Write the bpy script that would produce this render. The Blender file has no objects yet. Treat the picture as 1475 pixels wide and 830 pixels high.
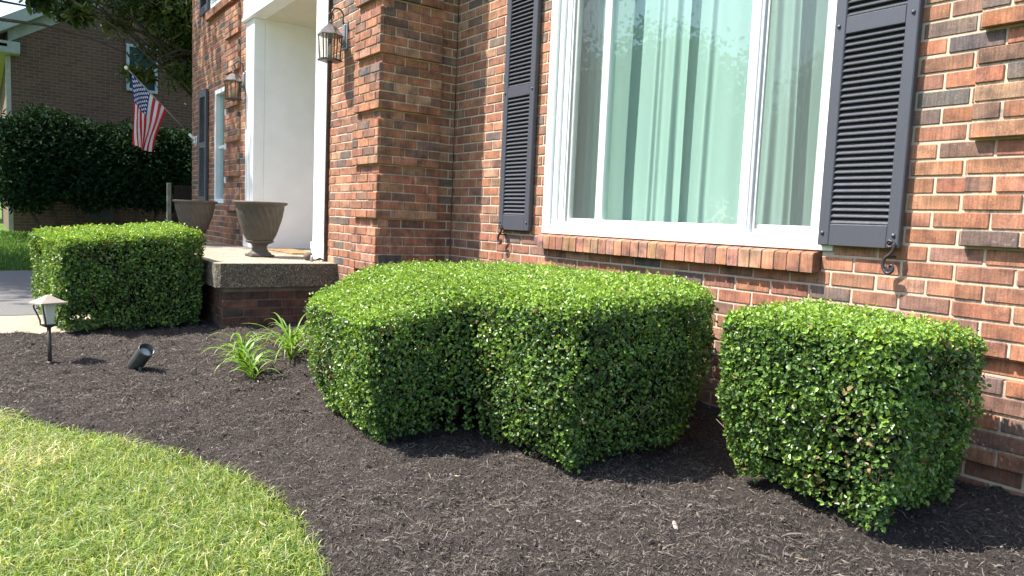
import bpy, math, random
import numpy as np
from mathutils import Vector, Matrix
rng = np.random.default_rng(7); random.seed(7)
R = math.radians
C = bpy.context.scene.collection

# ------------------------------------------------------------------ helpers
def tag(o, label=None, cat=None, group=None, kind=None):
    if label: o['label'] = label
    if cat: o['category'] = cat
    if group: o['group'] = group
    if kind: o['kind'] = kind
    return o
def empty(name, loc, label=None, cat=None, group=None, rz=0.0):
    o = bpy.data.objects.new(name, None); C.objects.link(o)
    o.location = loc; o.rotation_euler = (0, 0, rz); o.empty_display_size = .1
    return tag(o, label, cat, group)
class MB:
    def __init__(s): s.v = []; s.f = []; s.c = []; s.sm = []; s.col = (1, 1, 1)
    def add(s, vs, fs, col=None, smooth=False):
        b = len(s.v); s.v += [tuple(p) for p in vs]; s.f += [tuple(i + b for i in f) for f in fs]
        s.c += [col or s.col] * len(vs); s.sm += [smooth] * len(fs); return s
    def box(s, x0, x1, y0, y1, z0, z1, bev=0.0, col=None):
        if bev <= 0:
            vs = [(x, y, z) for z in (z0, z1) for y in (y0, y1) for x in (x0, x1)]
            fs = [(0, 2, 3, 1), (4, 5, 7, 6), (0, 1, 5, 4), (2, 6, 7, 3), (0, 4, 6, 2), (1, 3, 7, 5)]
            return s.add(vs, fs, col)
        b = min(bev, (x1-x0)*.45, (y1-y0)*.45, (z1-z0)*.45)
        X = (x0, x1); Y = (y0, y1); Z = (z0, z1); idx = {}; vs = []
        for i in (0, 1):
            for j in (0, 1):
                for k in (0, 1):
                    sx, sy, sz = 1-2*i, 1-2*j, 1-2*k
                    for a, p in enumerate(((X[i], Y[j]+sy*b, Z[k]+sz*b), (X[i]+sx*b, Y[j], Z[k]+sz*b), (X[i]+sx*b, Y[j]+sy*b, Z[k]))):
                        idx[(i, j, k, a)] = len(vs); vs.append(p)
        g = lambda *t: idx[t]; fs = []
        for i in (0, 1): fs.append(tuple(g(i, j, k, 0) for j, k in ((0, 0), (1, 0), (1, 1), (0, 1))))
        for j in (0, 1): fs.append(tuple(g(i, j, k, 1) for i, k in ((0, 0), (1, 0), (1, 1), (0, 1))))
        for k in (0, 1): fs.append(tuple(g(i, j, k, 2) for i, j in ((0, 0), (1, 0), (1, 1), (0, 1))))
        for i in (0, 1):
            for j in (0, 1): fs.append((g(i, j, 0, 0), g(i, j, 0, 1), g(i, j, 1, 1), g(i, j, 1, 0)))
            for k in (0, 1): fs.append((g(i, 0, k, 0), g(i, 0, k, 2), g(i, 1, k, 2), g(i, 1, k, 0)))
        for j in (0, 1):
            for k in (0, 1): fs.append((g(0, j, k, 1), g(0, j, k, 2), g(1, j, k, 2), g(1, j, k, 1)))
        for i in (0, 1):
            for j in (0, 1):
                for k in (0, 1): fs.append((g(i, j, k, 0), g(i, j, k, 1), g(i, j, k, 2)))
        return s.add(vs, fs, col)
    def tube(s, pts, rads, n=8, col=None, cap=True, smooth=True):
        pts = [Vector(p) for p in pts]
        if not hasattr(rads, '__len__'): rads = [rads]*len(pts)
        vs = []; fs = []; up = None
        for i, p in enumerate(pts):
            t = (pts[min(i+1, len(pts)-1)] - pts[max(i-1, 0)]).normalized()
            if up is None: up = Vector((0, 0, 1)) if abs(t.z) < .9 else Vector((1, 0, 0))
            a = t.cross(up); a = a.normalized() if a.length > 1e-6 else t.orthogonal().normalized()
            b = a.cross(t).normalized(); up = b
            for k in range(n):
                an = 2*math.pi*k/n; vs.append(p + (a*math.cos(an) + b*math.sin(an))*rads[i])
        for i in range(len(pts)-1):
            for k in range(n): fs.append((i*n+k, i*n+(k+1) % n, (i+1)*n+(k+1) % n, (i+1)*n+k))
        if cap: fs.append(tuple(range(n))[::-1]); fs.append(tuple((len(pts)-1)*n+k for k in range(n)))
        return s.add(vs, fs, col, smooth)
    def lathe(s, prof, n=32, org=(0, 0, 0), mat=None, col=None, smooth=True, wob=None, phase=0):
        vs = []; fs = []
        for i, (r, z) in enumerate(prof):
            for k in range(n):
                an = 2*math.pi*k/n + phase; rr = r*(1 + (wob(an, z) if wob else 0))
                p = Vector((rr*math.cos(an), rr*math.sin(an), z))
                if mat: p = mat @ p
                vs.append((p.x+org[0], p.y+org[1], p.z+org[2]))
        for i in range(len(prof)-1):
            for k in range(n): fs.append((i*n+k, i*n+(k+1) % n, (i+1)*n+(k+1) % n, (i+1)*n+k))
        fs.append(tuple(range(n))[::-1]); fs.append(tuple((len(prof)-1)*n+k for k in range(n)))
        return s.add(vs, fs, col, smooth)
    def prism(s, poly, a0, a1, axis='x', col=None):
        """poly in the plane across `axis`, extruded a0..a1"""
        f = {'x': lambda a, p: (a, p[0], p[1]), 'y': lambda a, p: (p[0], a, p[1]), 'z': lambda a, p: (p[0], p[1], a)}[axis]
        n = len(poly); vs = [f(a0, p) for p in poly] + [f(a1, p) for p in poly]
        fs = [tuple(range(n))[::-1], tuple(range(n, 2*n))] + [(i, (i+1) % n, n+(i+1) % n, n+i) for i in range(n)]
        return s.add(vs, fs, col)
    def build(s, name, mat, parent=None, local=True):
        me = bpy.data.meshes.new(name); me.from_pydata(s.v, [], s.f)
        me.polygons.foreach_set('use_smooth', s.sm)
        ca = me.color_attributes.new('tint', 'FLOAT_COLOR', 'POINT')
        ca.data.foreach_set('color', np.c_[np.array(s.c, float).reshape(-1, 3), np.ones(len(s.v))].ravel())
        me.materials.append(mat); me.validate()
        import bmesh
        bm = bmesh.new(); bm.from_mesh(me); bmesh.ops.recalc_face_normals(bm, faces=bm.faces); bm.to_mesh(me); bm.free()
        o = bpy.data.objects.new(name, me); C.objects.link(o)
        if parent: o.parent = parent
        return o
def raw(name, V, F, nper, cols, mat, parent=None, smooth=False):
    """fast mesh: V (n,3), F (m,k) all faces with k corners"""
    me = bpy.data.meshes.new(name); F = np.ascontiguousarray(F, np.int32)
    me.vertices.add(len(V)); me.vertices.foreach_set('co', np.ascontiguousarray(V, np.float32).ravel())
    me.loops.add(F.size); me.loops.foreach_set('vertex_index', F.ravel())
    me.polygons.add(len(F)); me.polygons.foreach_set('loop_start', np.arange(0, F.size, F.shape[1], dtype=np.int32))
    me.polygons.foreach_set('use_smooth', np.full(len(F), smooth))
    me.update(calc_edges=True)
    ca = me.color_attributes.new('tint', 'FLOAT_COLOR', 'POINT')
    ca.data.foreach_set('color', np.c_[cols, np.ones(len(V))].astype(np.float32).ravel())
    me.materials.append(mat)
    o = bpy.data.objects.new(name, me); C.objects.link(o)
    if parent: o.parent = parent
    return o
def unit(a): return a / np.maximum(np.linalg.norm(a, axis=1, keepdims=True), 1e-9)
LEAF_F = np.array([[0, 1, 2, 3], [0, 3, 4, 5]])
def leaf_arrays(P, N, D, L, W, fold=.25, shape=(.28, .72), curl=.12):
    n = len(P); D = unit(D - N*np.sum(D*N, 1, keepdims=True)); S = np.cross(D, N)
    L = L[:, None]; W = W[:, None]; up = N*W*fold
    V = np.stack([P, P+D*L*shape[0]+S*W*.5+up, P+D*L*shape[1]+S*W*.42+up-N*L*curl*.4, P+D*L-N*L*curl,
                  P+D*L*shape[1]-S*W*.42+up-N*L*curl*.4, P+D*L*shape[0]-S*W*.5+up], 1).reshape(-1, 3)
    F = (LEAF_F[None] + (np.arange(n)*6)[:, None, None]).reshape(-1, 4)
    return V, F
def leaves(name, P, N, D, L, W, cols, mat, parent=None, **k):
    V, F = leaf_arrays(P, N, D, L, W, **k)
    return raw(name, V, F, 6, np.repeat(cols, 6, 0), mat, parent)

# ------------------------------------------------------------------ materials
def newmat(name):
    m = bpy.data.materials.new(name); m.use_nodes = True; nt = m.node_tree; nt.nodes.clear()
    out = nt.nodes.new('ShaderNodeOutputMaterial'); return m, nt, out
def node(nt, t, **k):
    n = nt.nodes.new('ShaderNode'+t)
    for a, b in k.items():
        if hasattr(n, a): setattr(n, a, b)
        else: n.inputs[a.replace('_', ' ')].default_value = b
    return n
def mix(nt, a, b, f, typ='MIX'):
    n = nt.nodes.new('ShaderNodeMix'); n.data_type = 'RGBA'; n.blend_type = typ
    for s, x in ((n.inputs[6], a), (n.inputs[7], b), (n.inputs[0], f)):
        if hasattr(x, 'links') or hasattr(x, 'is_linked'): nt.links.new(x, s)
        else: s.default_value = x if not isinstance(x, tuple) else tuple(x)+(1,)*(4-len(x))
    return n.outputs[2]
def ramp(nt, src, stops):
    n = nt.nodes.new('ShaderNodeValToRGB'); nt.links.new(src, n.inputs[0]); e = n.color_ramp.elements
    while len(e) < len(stops): e.new(.5)
    for el, (p, c) in zip(e, stops): el.position = p; el.color = (c, c, c, 1) if not hasattr(c, '__len__') else tuple(c)+(1,)
    return n.outputs[0]
def coords(nt, scale=(1, 1, 1), rot=(0, 0, 0), kind='Object'):
    t = nt.nodes.new('ShaderNodeTexCoord'); m = nt.nodes.new('ShaderNodeMapping')
    nt.links.new(t.outputs[kind], m.inputs[0]); m.inputs['Scale'].default_value = scale; m.inputs['Rotation'].default_value = rot
    return m.outputs[0]
def noise(nt, scale, detail=4, vec=None, rough=.55):
    n = nt.nodes.new('ShaderNodeTexNoise'); n.inputs['Scale'].default_value = scale; n.inputs['Detail'].default_value = detail; n.inputs['Roughness'].default_value = rough
    if vec is not None: nt.links.new(vec, n.inputs['Vector'])
    return n.outputs['Fac']
def simple(name, col, rough=.6, spec=.4, metal=0, var=.12, nscale=8, bump=0, bscale=60, tint=False, vec_scale=(1, 1, 1), coat=0):
    m, nt, out = newmat(name); p = node(nt, 'BsdfPrincipled'); v = coords(nt, vec_scale)
    f = noise(nt, nscale, 6, v); g = ramp(nt, f, [(.3, 1-var), (.7, 1+var)])
    base = col
    if tint:
        a = nt.nodes.new('ShaderNodeAttribute'); a.attribute_name = 'tint'; base = mix(nt, a.outputs['Color'], tuple(col), 1.0, 'MULTIPLY')
    c = mix(nt, base if tint else tuple(col), g, 1.0, 'MULTIPLY')
    nt.links.new(c, p.inputs['Base Color']); p.inputs['Roughness'].default_value = rough
    p.inputs['Specular IOR Level'].default_value = spec; p.inputs['Metallic'].default_value = metal; p.inputs['Coat Weight'].default_value = coat
    if bump:
        b = nt.nodes.new('ShaderNodeBump'); b.inputs['Strength'].default_value = bump; b.inputs['Distance'].default_value = .004
        nt.links.new(noise(nt, bscale, 5, v), b.inputs['Height']); nt.links.new(b.outputs[0], p.inputs['Normal'])
    nt.links.new(p.outputs[0], out.inputs[0]); return m
def leafmat(name, trans=.3, rough=.42, spec=.5):
    m, nt, out = newmat(name); p = node(nt, 'BsdfPrincipled'); t = node(nt, 'BsdfTranslucent'); mx = node(nt, 'MixShader')
    a = nt.nodes.new('ShaderNodeAttribute'); a.attribute_name = 'tint'
    v = coords(nt); c = mix(nt, a.outputs['Color'], ramp(nt, noise(nt, 25, 3, v), [(.3, .75), (.7, 1.2)]), 1.0, 'MULTIPLY')
    nt.links.new(c, p.inputs['Base Color']); p.inputs['Roughness'].default_value = rough; p.inputs['Specular IOR Level'].default_value = spec
    tc = mix(nt, c, (1.5, 1.35, .5), 1.0, 'MULTIPLY'); nt.links.new(tc, t.inputs['Color'])
    mx.inputs[0].default_value = trans; nt.links.new(p.outputs[0], mx.inputs[1]); nt.links.new(t.outputs[0], mx.inputs[2]); nt.links.new(mx.outputs[0], out.inputs[0])
    return m
def brickmat():
    m, nt, out = newmat('fired clay brick'); p = node(nt, 'BsdfPrincipled')
    a = nt.nodes.new('ShaderNodeAttribute'); a.attribute_name = 'tint'
    v = coords(nt); big = noise(nt, 9, 3, v); fine = noise(nt, 160, 4, v, .7); vs = coords(nt, (120, 120, 9)); streak = noise(nt, 1.0, 4, vs)
    c = mix(nt, a.outputs['Color'], ramp(nt, big, [(.3, .72), (.7, 1.28)]), 1.0, 'MULTIPLY')
    blot = noise(nt, 1.0, 2, coords(nt, (11, 11, 17)))
    c = mix(nt, c, ramp(nt, blot, [(.32, (.64, .67, .72)), (.47, (.95, .95, .95)), (.60, (1.08, 1.04, 1.0)), (.72, (1.32, 1.12, .98))]), 1.0, 'MULTIPLY')
    c = mix(nt, c, ramp(nt, streak, [(.35, .72), (.65, 1.22)]), .8, 'MULTIPLY')
    c = mix(nt, c, ramp(nt, fine, [(.35, .7), (.6, 1.12)]), .8, 'MULTIPLY')
    sp = ramp(nt, noise(nt, 40, 5, v, .7), [(.60, 0.0), (.72, .45)])
    c = mix(nt, c, (.42, .33, .26), sp)            # lime bloom patches
    st = ramp(nt, noise(nt, 14, 4, v, .6), [(.62, 0.0), (.72, .5)]); c = mix(nt, c, (.07, .05, .05), st)   # kiln-burnt spots
    tc = nt.nodes.new('ShaderNodeTexCoord'); sz = nt.nodes.new('ShaderNodeSeparateXYZ'); nt.links.new(tc.outputs['Object'], sz.inputs[0]); mr = nt.nodes.new('ShaderNodeMapRange'); nt.links.new(sz.outputs[2], mr.inputs[0])
    mr.inputs[1].default_value = .30; mr.inputs[2].default_value = 0.0; mr.inputs[3].default_value = 0.0; mr.inputs[4].default_value = 1.0
    ml = nt.nodes.new('ShaderNodeMath'); ml.operation = 'MULTIPLY'; nt.links.new(mr.outputs[0], ml.inputs[0]); nt.links.new(ramp(nt, noise(nt, 18, 6, v, .7), [(.42, 0.0), (.62, .8)]), ml.inputs[1])
    c = mix(nt, c, (.10, .075, .055), ml.outputs[0])           # soil splash near the ground
    nt.links.new(c, p.inputs['Base Color']); p.inputs['Roughness'].default_value = .88; p.inputs['Specular IOR Level'].default_value = .25
    b = nt.nodes.new('ShaderNodeBump'); b.inputs['Strength'].default_value = .9; b.inputs['Distance'].default_value = .0035
    h = mix(nt, fine, streak, .5); nt.links.new(h, b.inputs['Height']); nt.links.new(b.outputs[0], p.inputs['Normal'])
    nt.links.new(p.outputs[0], out.inputs[0]); return m
M = {}
M['brick'] = brickmat()
M['mortar'] = simple('sandy mortar', (.52, .43, .325), .95, .1, var=.14, nscale=14, bump=.8, bscale=220)
M['white'] = simple('white vinyl paint', (.80, .80, .79), .35, .4, var=.04, nscale=5)
M['frame'] = simple('white window vinyl', (.82, .82, .80), .4, .4, var=.05, nscale=9)
M['shutter'] = simple('navy charcoal shutter', (.066, .068, .082), .38, .5, var=.22, nscale=30, bump=.5, bscale=1.0, vec_scale=(90, 90, 6))
M['iron'] = simple('dark wrought iron', (.06, .05, .052), .45, .5, metal=.5, var=.3, nscale=60, bump=.5, bscale=150)
M['bronze'] = simple('weathered bronze', (.085, .065, .05), .4, .5, metal=.6, var=.3, nscale=40)
M['bronze_light'] = simple('burnished bronze', (.17, .15, .135), .35, .5, metal=.6, var=.2, nscale=30)
M['pewter'] = simple('grey metal roof', (.36, .35, .35), .35, .5, metal=.55, var=.15, nscale=20)
M['urn'] = simple('taupe urn resin', (.085, .071, .054), .65, .35, var=.2, nscale=14, bump=.35, bscale=120)
M['leafbox'] = leafmat('boxwood leaf', .30, .36, .5)
M['leaftree'] = leafmat('tree leaf', .3, .45, .4)
M['leafdark'] = leafmat('matte shrub leaf', .12, .85, .08)
M['grass'] = leafmat('lawn grass blade', .4, .5, .3)
M['lily'] = leafmat('daylily leaf', .3, .4, .4)
M['bark'] = simple('grey brown bark', (.09, .07, .055), .9, .2, var=.3, nscale=12, bump=1, bscale=40)
M['twig'] = simple('boxwood twigs', (.24, .19, .14), .85, .2, var=.3, nscale=30)
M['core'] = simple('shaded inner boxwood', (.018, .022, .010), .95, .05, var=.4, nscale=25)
M['chip'] = simple('shredded bark', (1, 1, 1), .9, .15, var=.25, nscale=50, tint=True)
M['plain_tint'] = simple('tinted matte', (1, 1, 1), .75, .25, var=.12, nscale=12, tint=True)
M['asphalt'] = simple('asphalt driveway', (.150, .145, .138), .9, .2, var=.35, nscale=120, bump=.8, bscale=220)
M['dark'] = simple('dark interior', (.03, .03, .03), .9, .1)
M['black_plastic'] = simple('dark grey green casting', (.045, .055, .052), .4, .45, var=.15, nscale=20)
M['wood_dark'] = simple('dark stained fence', (.035, .028, .022), .85, .2, var=.3, nscale=10, vec_scale=(20, 20, 2))
M['wood_pale'] = simple('pale weathered post', (.30, .27, .20), .85, .2, var=.25, nscale=8)
M['mat'] = simple('coir mat', (.36, .22, .11), .95, .1, var=.25, nscale=60, bump=1, bscale=200)
M['ivory'] = simple('ivory soffit paint', (.62, .58, .47), .6, .3, var=.04)
M['roof'] = simple('asphalt shingle', (.12, .11, .105), .9, .2, var=.3, nscale=30)

def aggregate(name, base, dark, light, sc=140):
    m, nt, out = newmat(name); p = node(nt, 'BsdfPrincipled'); v = coords(nt)
    vo = nt.nodes.new('ShaderNodeTexVoronoi'); vo.inputs['Scale'].default_value = sc; nt.links.new(v, vo.inputs['Vector'])
    s = nt.nodes.new('ShaderNodeSeparateColor'); nt.links.new(vo.outputs['Color'], s.inputs[0])
    c = ramp(nt, s.outputs[0], [(0, dark), (.45, base), (.85, base), (1, light)])
    c = mix(nt, c, ramp(nt, noise(nt, 5, 5, v), [(.3, .75), (.7, 1.15)]), 1.0, 'MULTIPLY')
    nt.links.new(c, p.inputs['Base Color']); p.inputs['Roughness'].default_value = .8
    b = nt.nodes.new('ShaderNodeBump'); b.inputs['Strength'].default_value = 1; b.inputs['Distance'].default_value = .006; b.invert = True
    nt.links.new(vo.outputs['Distance'], b.inputs['Height']); nt.links.new(b.outputs[0], p.inputs['Normal'])
    nt.links.new(p.outputs[0], out.inputs[0]); return m
M['slabtop'] = aggregate('exposed aggregate', (.40, .33, .24), (.18, .14, .10), (.58, .52, .42), 110)
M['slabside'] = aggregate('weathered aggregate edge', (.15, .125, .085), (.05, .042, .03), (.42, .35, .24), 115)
M['mortar_dark'] = simple('dirty shade toned mortar', (.17, .135, .11), .95, .1, var=.3, nscale=10, bump=.8, bscale=200)  # porch base joints: grime plus shade, both put into the colour
M['walk'] = aggregate('tan aggregate walk', (.42, .34, .23), (.22, .17, .11), (.6, .52, .4), 100)

def glassmat(name, tintc, refl=1.0):
    m, nt, out = newmat(name); t = node(nt, 'BsdfTransparent'); g = node(nt, 'BsdfGlossy'); mx = node(nt, 'MixShader'); lw = node(nt, 'LayerWeight'); lw.inputs[0].default_value = .5; f = nt.nodes.new('ShaderNodeMath'); f.operation = 'POWER'; f.inputs[1].default_value = 5; nt.links.new(lw.outputs['Facing'], f.inputs[0]); t.inputs[0].default_value = tintc+(1,); g.inputs['Roughness'].default_value = .005; g.inputs[0].default_value = (.95, 1, 1, 1)
    mm = nt.nodes.new('ShaderNodeMath'); mm.operation = 'MULTIPLY_ADD'; mm.inputs[1].default_value = .9*refl; mm.inputs[2].default_value = .042*refl; mm.use_clamp = True
    nt.links.new(f.outputs[0], mm.inputs[0]); nt.links.new(mm.outputs[0], mx.inputs[0]); nt.links.new(t.outputs[0], mx.inputs[1]); nt.links.new(g.outputs[0], mx.inputs[2]); nt.links.new(mx.outputs[0], out.inputs[0]); return m
M['glass'] = glassmat('tinted window glass', (.86, .955, .925))
M['clear'] = glassmat('clear seedy glass', (.90, .88, .80), .4)
m, nt, out = newmat('insect screen'); t = node(nt, 'BsdfTransparent'); d = node(nt, 'BsdfDiffuse'); mx = node(nt, 'MixShader'); d.inputs[0].default_value = (.16, .165, .16, 1); mx.inputs[0].default_value = .17
nt.links.new(t.outputs[0], mx.inputs[1]); nt.links.new(d.outputs[0], mx.inputs[2]); nt.links.new(mx.outputs[0], out.inputs[0]); M['screen'] = m
m, nt, out = newmat('sheer curtain'); d = node(nt, 'BsdfDiffuse'); t = node(nt, 'BsdfTranslucent'); mx = node(nt, 'MixShader'); v = coords(nt)
cc = mix(nt, (.76, .79, .76), ramp(nt, noise(nt, 1, 2, coords(nt, (700, 700, 700))), [(.3, .86), (.7, 1.06)]), 1.0, 'MULTIPLY')
nt.links.new(cc, d.inputs[0]); nt.links.new(cc, t.inputs[0]); mx.inputs[0].default_value = .40
nt.links.new(d.outputs[0], mx.inputs[1]); nt.links.new(t.outputs[0], mx.inputs[2]); nt.links.new(mx.outputs[0], out.inputs[0]); M['curtain'] = m
m, nt, out = newmat('frosted lamp glass'); p = node(nt, 'BsdfPrincipled'); p.inputs['Base Color'].default_value = (.8, .8, .76, 1); p.inputs['Roughness'].default_value = .3; p.inputs['Transmission Weight'].default_value = .25
nt.links.new(p.outputs[0], out.inputs[0]); M['frost'] = m
def farbrick():
    m, nt, out = newmat('distant brick'); p = node(nt, 'BsdfPrincipled')
    v = coords(nt, (1, 1, 1), (R(90), 0, R(90)))
    t = nt.nodes.new('ShaderNodeTexCoord'); sx = nt.nodes.new('ShaderNodeSeparateXYZ'); cb = nt.nodes.new('ShaderNodeCombineXYZ'); ad = nt.nodes.new('ShaderNodeMath')
    nt.links.new(t.outputs['Object'], sx.inputs[0]); nt.links.new(sx.outputs[0], ad.inputs[0]); nt.links.new(sx.outputs[1], ad.inputs[1]); nt.links.new(ad.outputs[0], cb.inputs[0]); nt.links.new(sx.outputs[2], cb.inputs[1])
    b = nt.nodes.new('ShaderNodeTexBrick'); b.inputs['Scale'].default_value = 1; b.inputs['Brick Width'].default_value = .203; b.inputs['Row Height'].default_value = .0677; b.inputs['Mortar Size'].default_value = .006
    b.inputs['Color1'].default_value = (.18, .095, .058, 1); b.inputs['Color2'].default_value = (.12, .070, .048, 1); b.inputs['Mortar'].default_value = (.21, .17, .13, 1); b.inputs['Mortar Smooth'].default_value = .1
    nt.links.new(cb.outputs[0], b.inputs['Vector']); c = mix(nt, b.outputs['Color'], ramp(nt, noise(nt, 1.5, 5), [(.3, .7), (.7, 1.2)]), 1.0, 'MULTIPLY')
    nt.links.new(c, p.inputs['Base Color']); p.inputs['Roughness'].default_value = .9; nt.links.new(p.outputs[0], out.inputs[0]); return m
M['farbrick'] = farbrick()
def groundmat(name, c1, c2, c3, scale, bump):
    m, nt, out = newmat(name); p = node(nt, 'BsdfPrincipled'); v = coords(nt)
    c = ramp(nt, noise(nt, scale, 8, v, .7), [(.25, c1), (.5, c2), (.75, c3)])
    c = mix(nt, c, ramp(nt, noise(nt, 1.3, 4, v), [(.3, .8), (.7, 1.2)]), 1.0, 'MULTIPLY')
    nt.links.new(c, p.inputs['Base Color']); p.inputs['Roughness'].default_value = .95; p.inputs['Specular IOR Level'].default_value = .15
    b = nt.nodes.new('ShaderNodeBump'); b.inputs['Strength'].default_value = 1; b.inputs['Distance'].default_value = bump
    nt.links.new(noise(nt, scale*.8, 8, v, .75), b.inputs['Height']); nt.links.new(b.outputs[0], p.inputs['Normal'])
    nt.links.new(p.outputs[0], out.inputs[0]); return m
M['soil'] = groundmat('mulch bed base', (.014, .011, .010), (.066, .054, .047), (.15, .125, .11), 85, .03)
M['lawn'] = groundmat('lawn ground', (.05, .09, .02), (.09, .16, .03), (.14, .22, .05), 40, .02)

# ------------------------------------------------------------------ ground
def smooth(a, b, x): t = np.clip((x-a)/(b-a), 0, 1); return t*t*(3-2*t)
def hash2(ix, iy, s): h = np.sin(ix*127.1 + iy*311.7 + s*74.7)*43758.5453; return h - np.floor(h)
def vnoise(x, y, s=0):
    ix = np.floor(x); iy = np.floor(y); fx = x-ix; fy = y-iy; fx = fx*fx*(3-2*fx); fy = fy*fy*(3-2*fy)
    a = hash2(ix, iy, s); b = hash2(ix+1, iy, s); c = hash2(ix, iy+1, s); d = hash2(ix+1, iy+1, s)
    return (a*(1-fx)+b*fx)*(1-fy)+(c*(1-fx)+d*fx)*fy - .5
def land(x, y): return -.03 + .30*smooth(-8.5, -15, x)
def mulch_h(x, y):
    h = .004 + .035*smooth(-1.0, 0, y) + .06*smooth(.4, -2.2, x)*smooth(-2.0, -1.0, y)
    h = h + .03*vnoise(x*3, y*3, 1) + 0.030*vnoise(x*9, y*9, 2) + .024*vnoise(x*24, y*24, 3) + .009*vnoise(x*60, y*60, 4)
    return h
# lawn / bed boundary: the lawn is on the camera side of this curve
EDGE = np.array([(-2.62, -3.35), (-2.0, -3.25), (-1.2, -3.16), (-.3, -3.03), (.24, -2.70), (.62, -2.48), (1.02, -2.30), (1.5, -2.22), (1.95, -2.30), (2.25, -2.62), (2.42, -3.1), (2.6, -3.8), (3.0, -4.6), (4.0, -5.4), (7.0, -6.2)])
def edge_y(x): return np.interp(x, EDGE[:, 0], EDGE[:, 1]) + .03*vnoise(np.asarray(x)*5, np.asarray(x)*0, 9)
def in_lawn(x, y):
    e = edge_y(x)
    return y < e
def grid(name, xs, ys, hf, mat, mask=None, kind='structure', sm=True):
    X, Y = np.meshgrid(xs, ys, indexing='ij'); V = np.c_[X.ravel(), Y.ravel(), hf(X, Y).ravel()]
    ny = len(ys); i = np.arange(len(xs)-1)[:, None]*ny + np.arange(ny-1)[None]; i = i.ravel()
    F = np.stack([i, i+ny, i+ny+1, i+1], 1)
    if mask is not None:
        cx = V[F].mean(1); F = F[mask(cx[:, 0], cx[:, 1])]
    o = raw(name, V, F, 4, np.ones((len(V), 3)), mat, smooth=sm); tag(o, kind=kind); return o
far = [60, 100, 180, 400, 900]
gx = np.r_[[-v for v in far[::-1]], np.linspace(-40, 15, 111), [25, 60, 180, 500, 900]]
gy = np.r_[[-v for v in far[::-1]], np.linspace(-40, 20, 61), [40, 100, 300, 900]]
grid('lawn_ground', gx, gy, land, M['lawn'])
# mulch bed with a soft lip
def bed_mask(x, y): return (y > edge_y(x) - .02) & (x > -2.72 + 0*y)
def bedh(x, y):
    e = edge_y(x); d = y - e; return mulch_h(x, y) - .024*(1 - smooth(-.02, .12, d)) - .035*(1 - smooth(-2.72, -2.6, x))
mx_ = np.arange(-2.74, 5.6, .022); my_ = np.r_[np.arange(-6.2, -3.4, .06), np.arange(-3.4, .02, .022)]
grid('mulch_bed', mx_, my_, bedh, M['soil'], bed_mask)
# walk and driveway
def flat(name, x0, x1, y0, y1, z, mat):
    b = MB(); b.box(x0, x1, y0, y1, z-.12, z); o = b.build(name, mat); tag(o, kind='structure'); return o
flat('walkway', -3.72, -2.66, -9, -1.72, -.012, M['walk'])
flat('walkway', -6.2, -3.72, -2.35, -1.72, -.012, M['walk'])
flat('driveway', -8.5, -3.735, -30, -2.36, -.010, M['asphalt'])

# mulch shreds (nobody could count them)
def shreds():
    P = []
    def scatter(n, x0, x1, y0, y1):
        x = rng.uniform(x0, x1, n); y = rng.uniform(y0, y1, n); k = (y > edge_y(x)+.0) & (x > -2.7); return x[k], y[k]
    xs, ys = [], []
    for n, a in ((90000, (.3, 4.4, -3.0, .0)), (24000, (1.4, 3.2, -3.1, -.9)), (52000, (-2.7, .5, -3.4, -.5)), (2500, (2.2, 5.4, -5.6, -2.9))):
        x, y = scatter(n, *a); xs.append(x); ys.append(y)
    x = np.concatenate(xs); y = np.concatenate(ys); n = len(x)
    L = np.clip(rng.lognormal(math.log(.0125), .6, n), .004, .06); W = rng.uniform(.0008, .0032, n)*(1+(rng.random(n) < .07)*1.8)
    L[x < 0] *= 1.15; W[x < 0] *= 1.3
    th = rng.uniform(0, 2*math.pi, n); el = rng.normal(0, .42, n)
    D = np.c_[np.cos(th)*np.cos(el), np.sin(th)*np.cos(el), np.sin(el)]
    N = unit(np.c_[rng.normal(0, .45, n), rng.normal(0, .45, n), np.ones(n)]); N = unit(N - D*np.sum(N*D, 1, keepdims=True)); S = np.cross(D, N)
    P = np.c_[x, y, bedh(x, y) + rng.uniform(.0, .009, n)]
    b = rng.uniform(-.13, .13, n)[:, None]*L[:, None]; b2 = N*rng.uniform(0, .18, n)[:, None]*L[:, None]
    Lc = L[:, None]; Wc = W[:, None]/2
    V = np.stack([P-D*Lc/2+S*Wc*.5, P-D*Lc/2-S*Wc*.5, P+S*(Wc+b)+b2, P-S*(Wc-b)+b2, P+D*Lc/2+S*Wc*.3, P+D*Lc/2-S*Wc*.3], 1).reshape(-1, 3)
    F = (np.array([[0, 1, 3, 2], [2, 3, 5, 4]])[None] + (np.arange(n)*6)[:, None, None]).reshape(-1, 4)
    t = rng.random(n)[:, None]; base = np.array([.088, .076, .063])*(.5+1.3*rng.random(n)[:, None])
    pale = np.array([.24, .205, .18]); tan = np.array([.28, .235, .18])
    c = np.where(t < .90, base, np.where(t < .994, pale*(.35+.65*rng.random(n)[:, None]), tan))
    o = raw('mulch_shreds', V, F, 6, np.repeat(c, 6, 0), M['chip']); tag(o, 'dark shredded bark mulch covering the planting bed', 'mulch', kind='stuff')
shreds()

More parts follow.
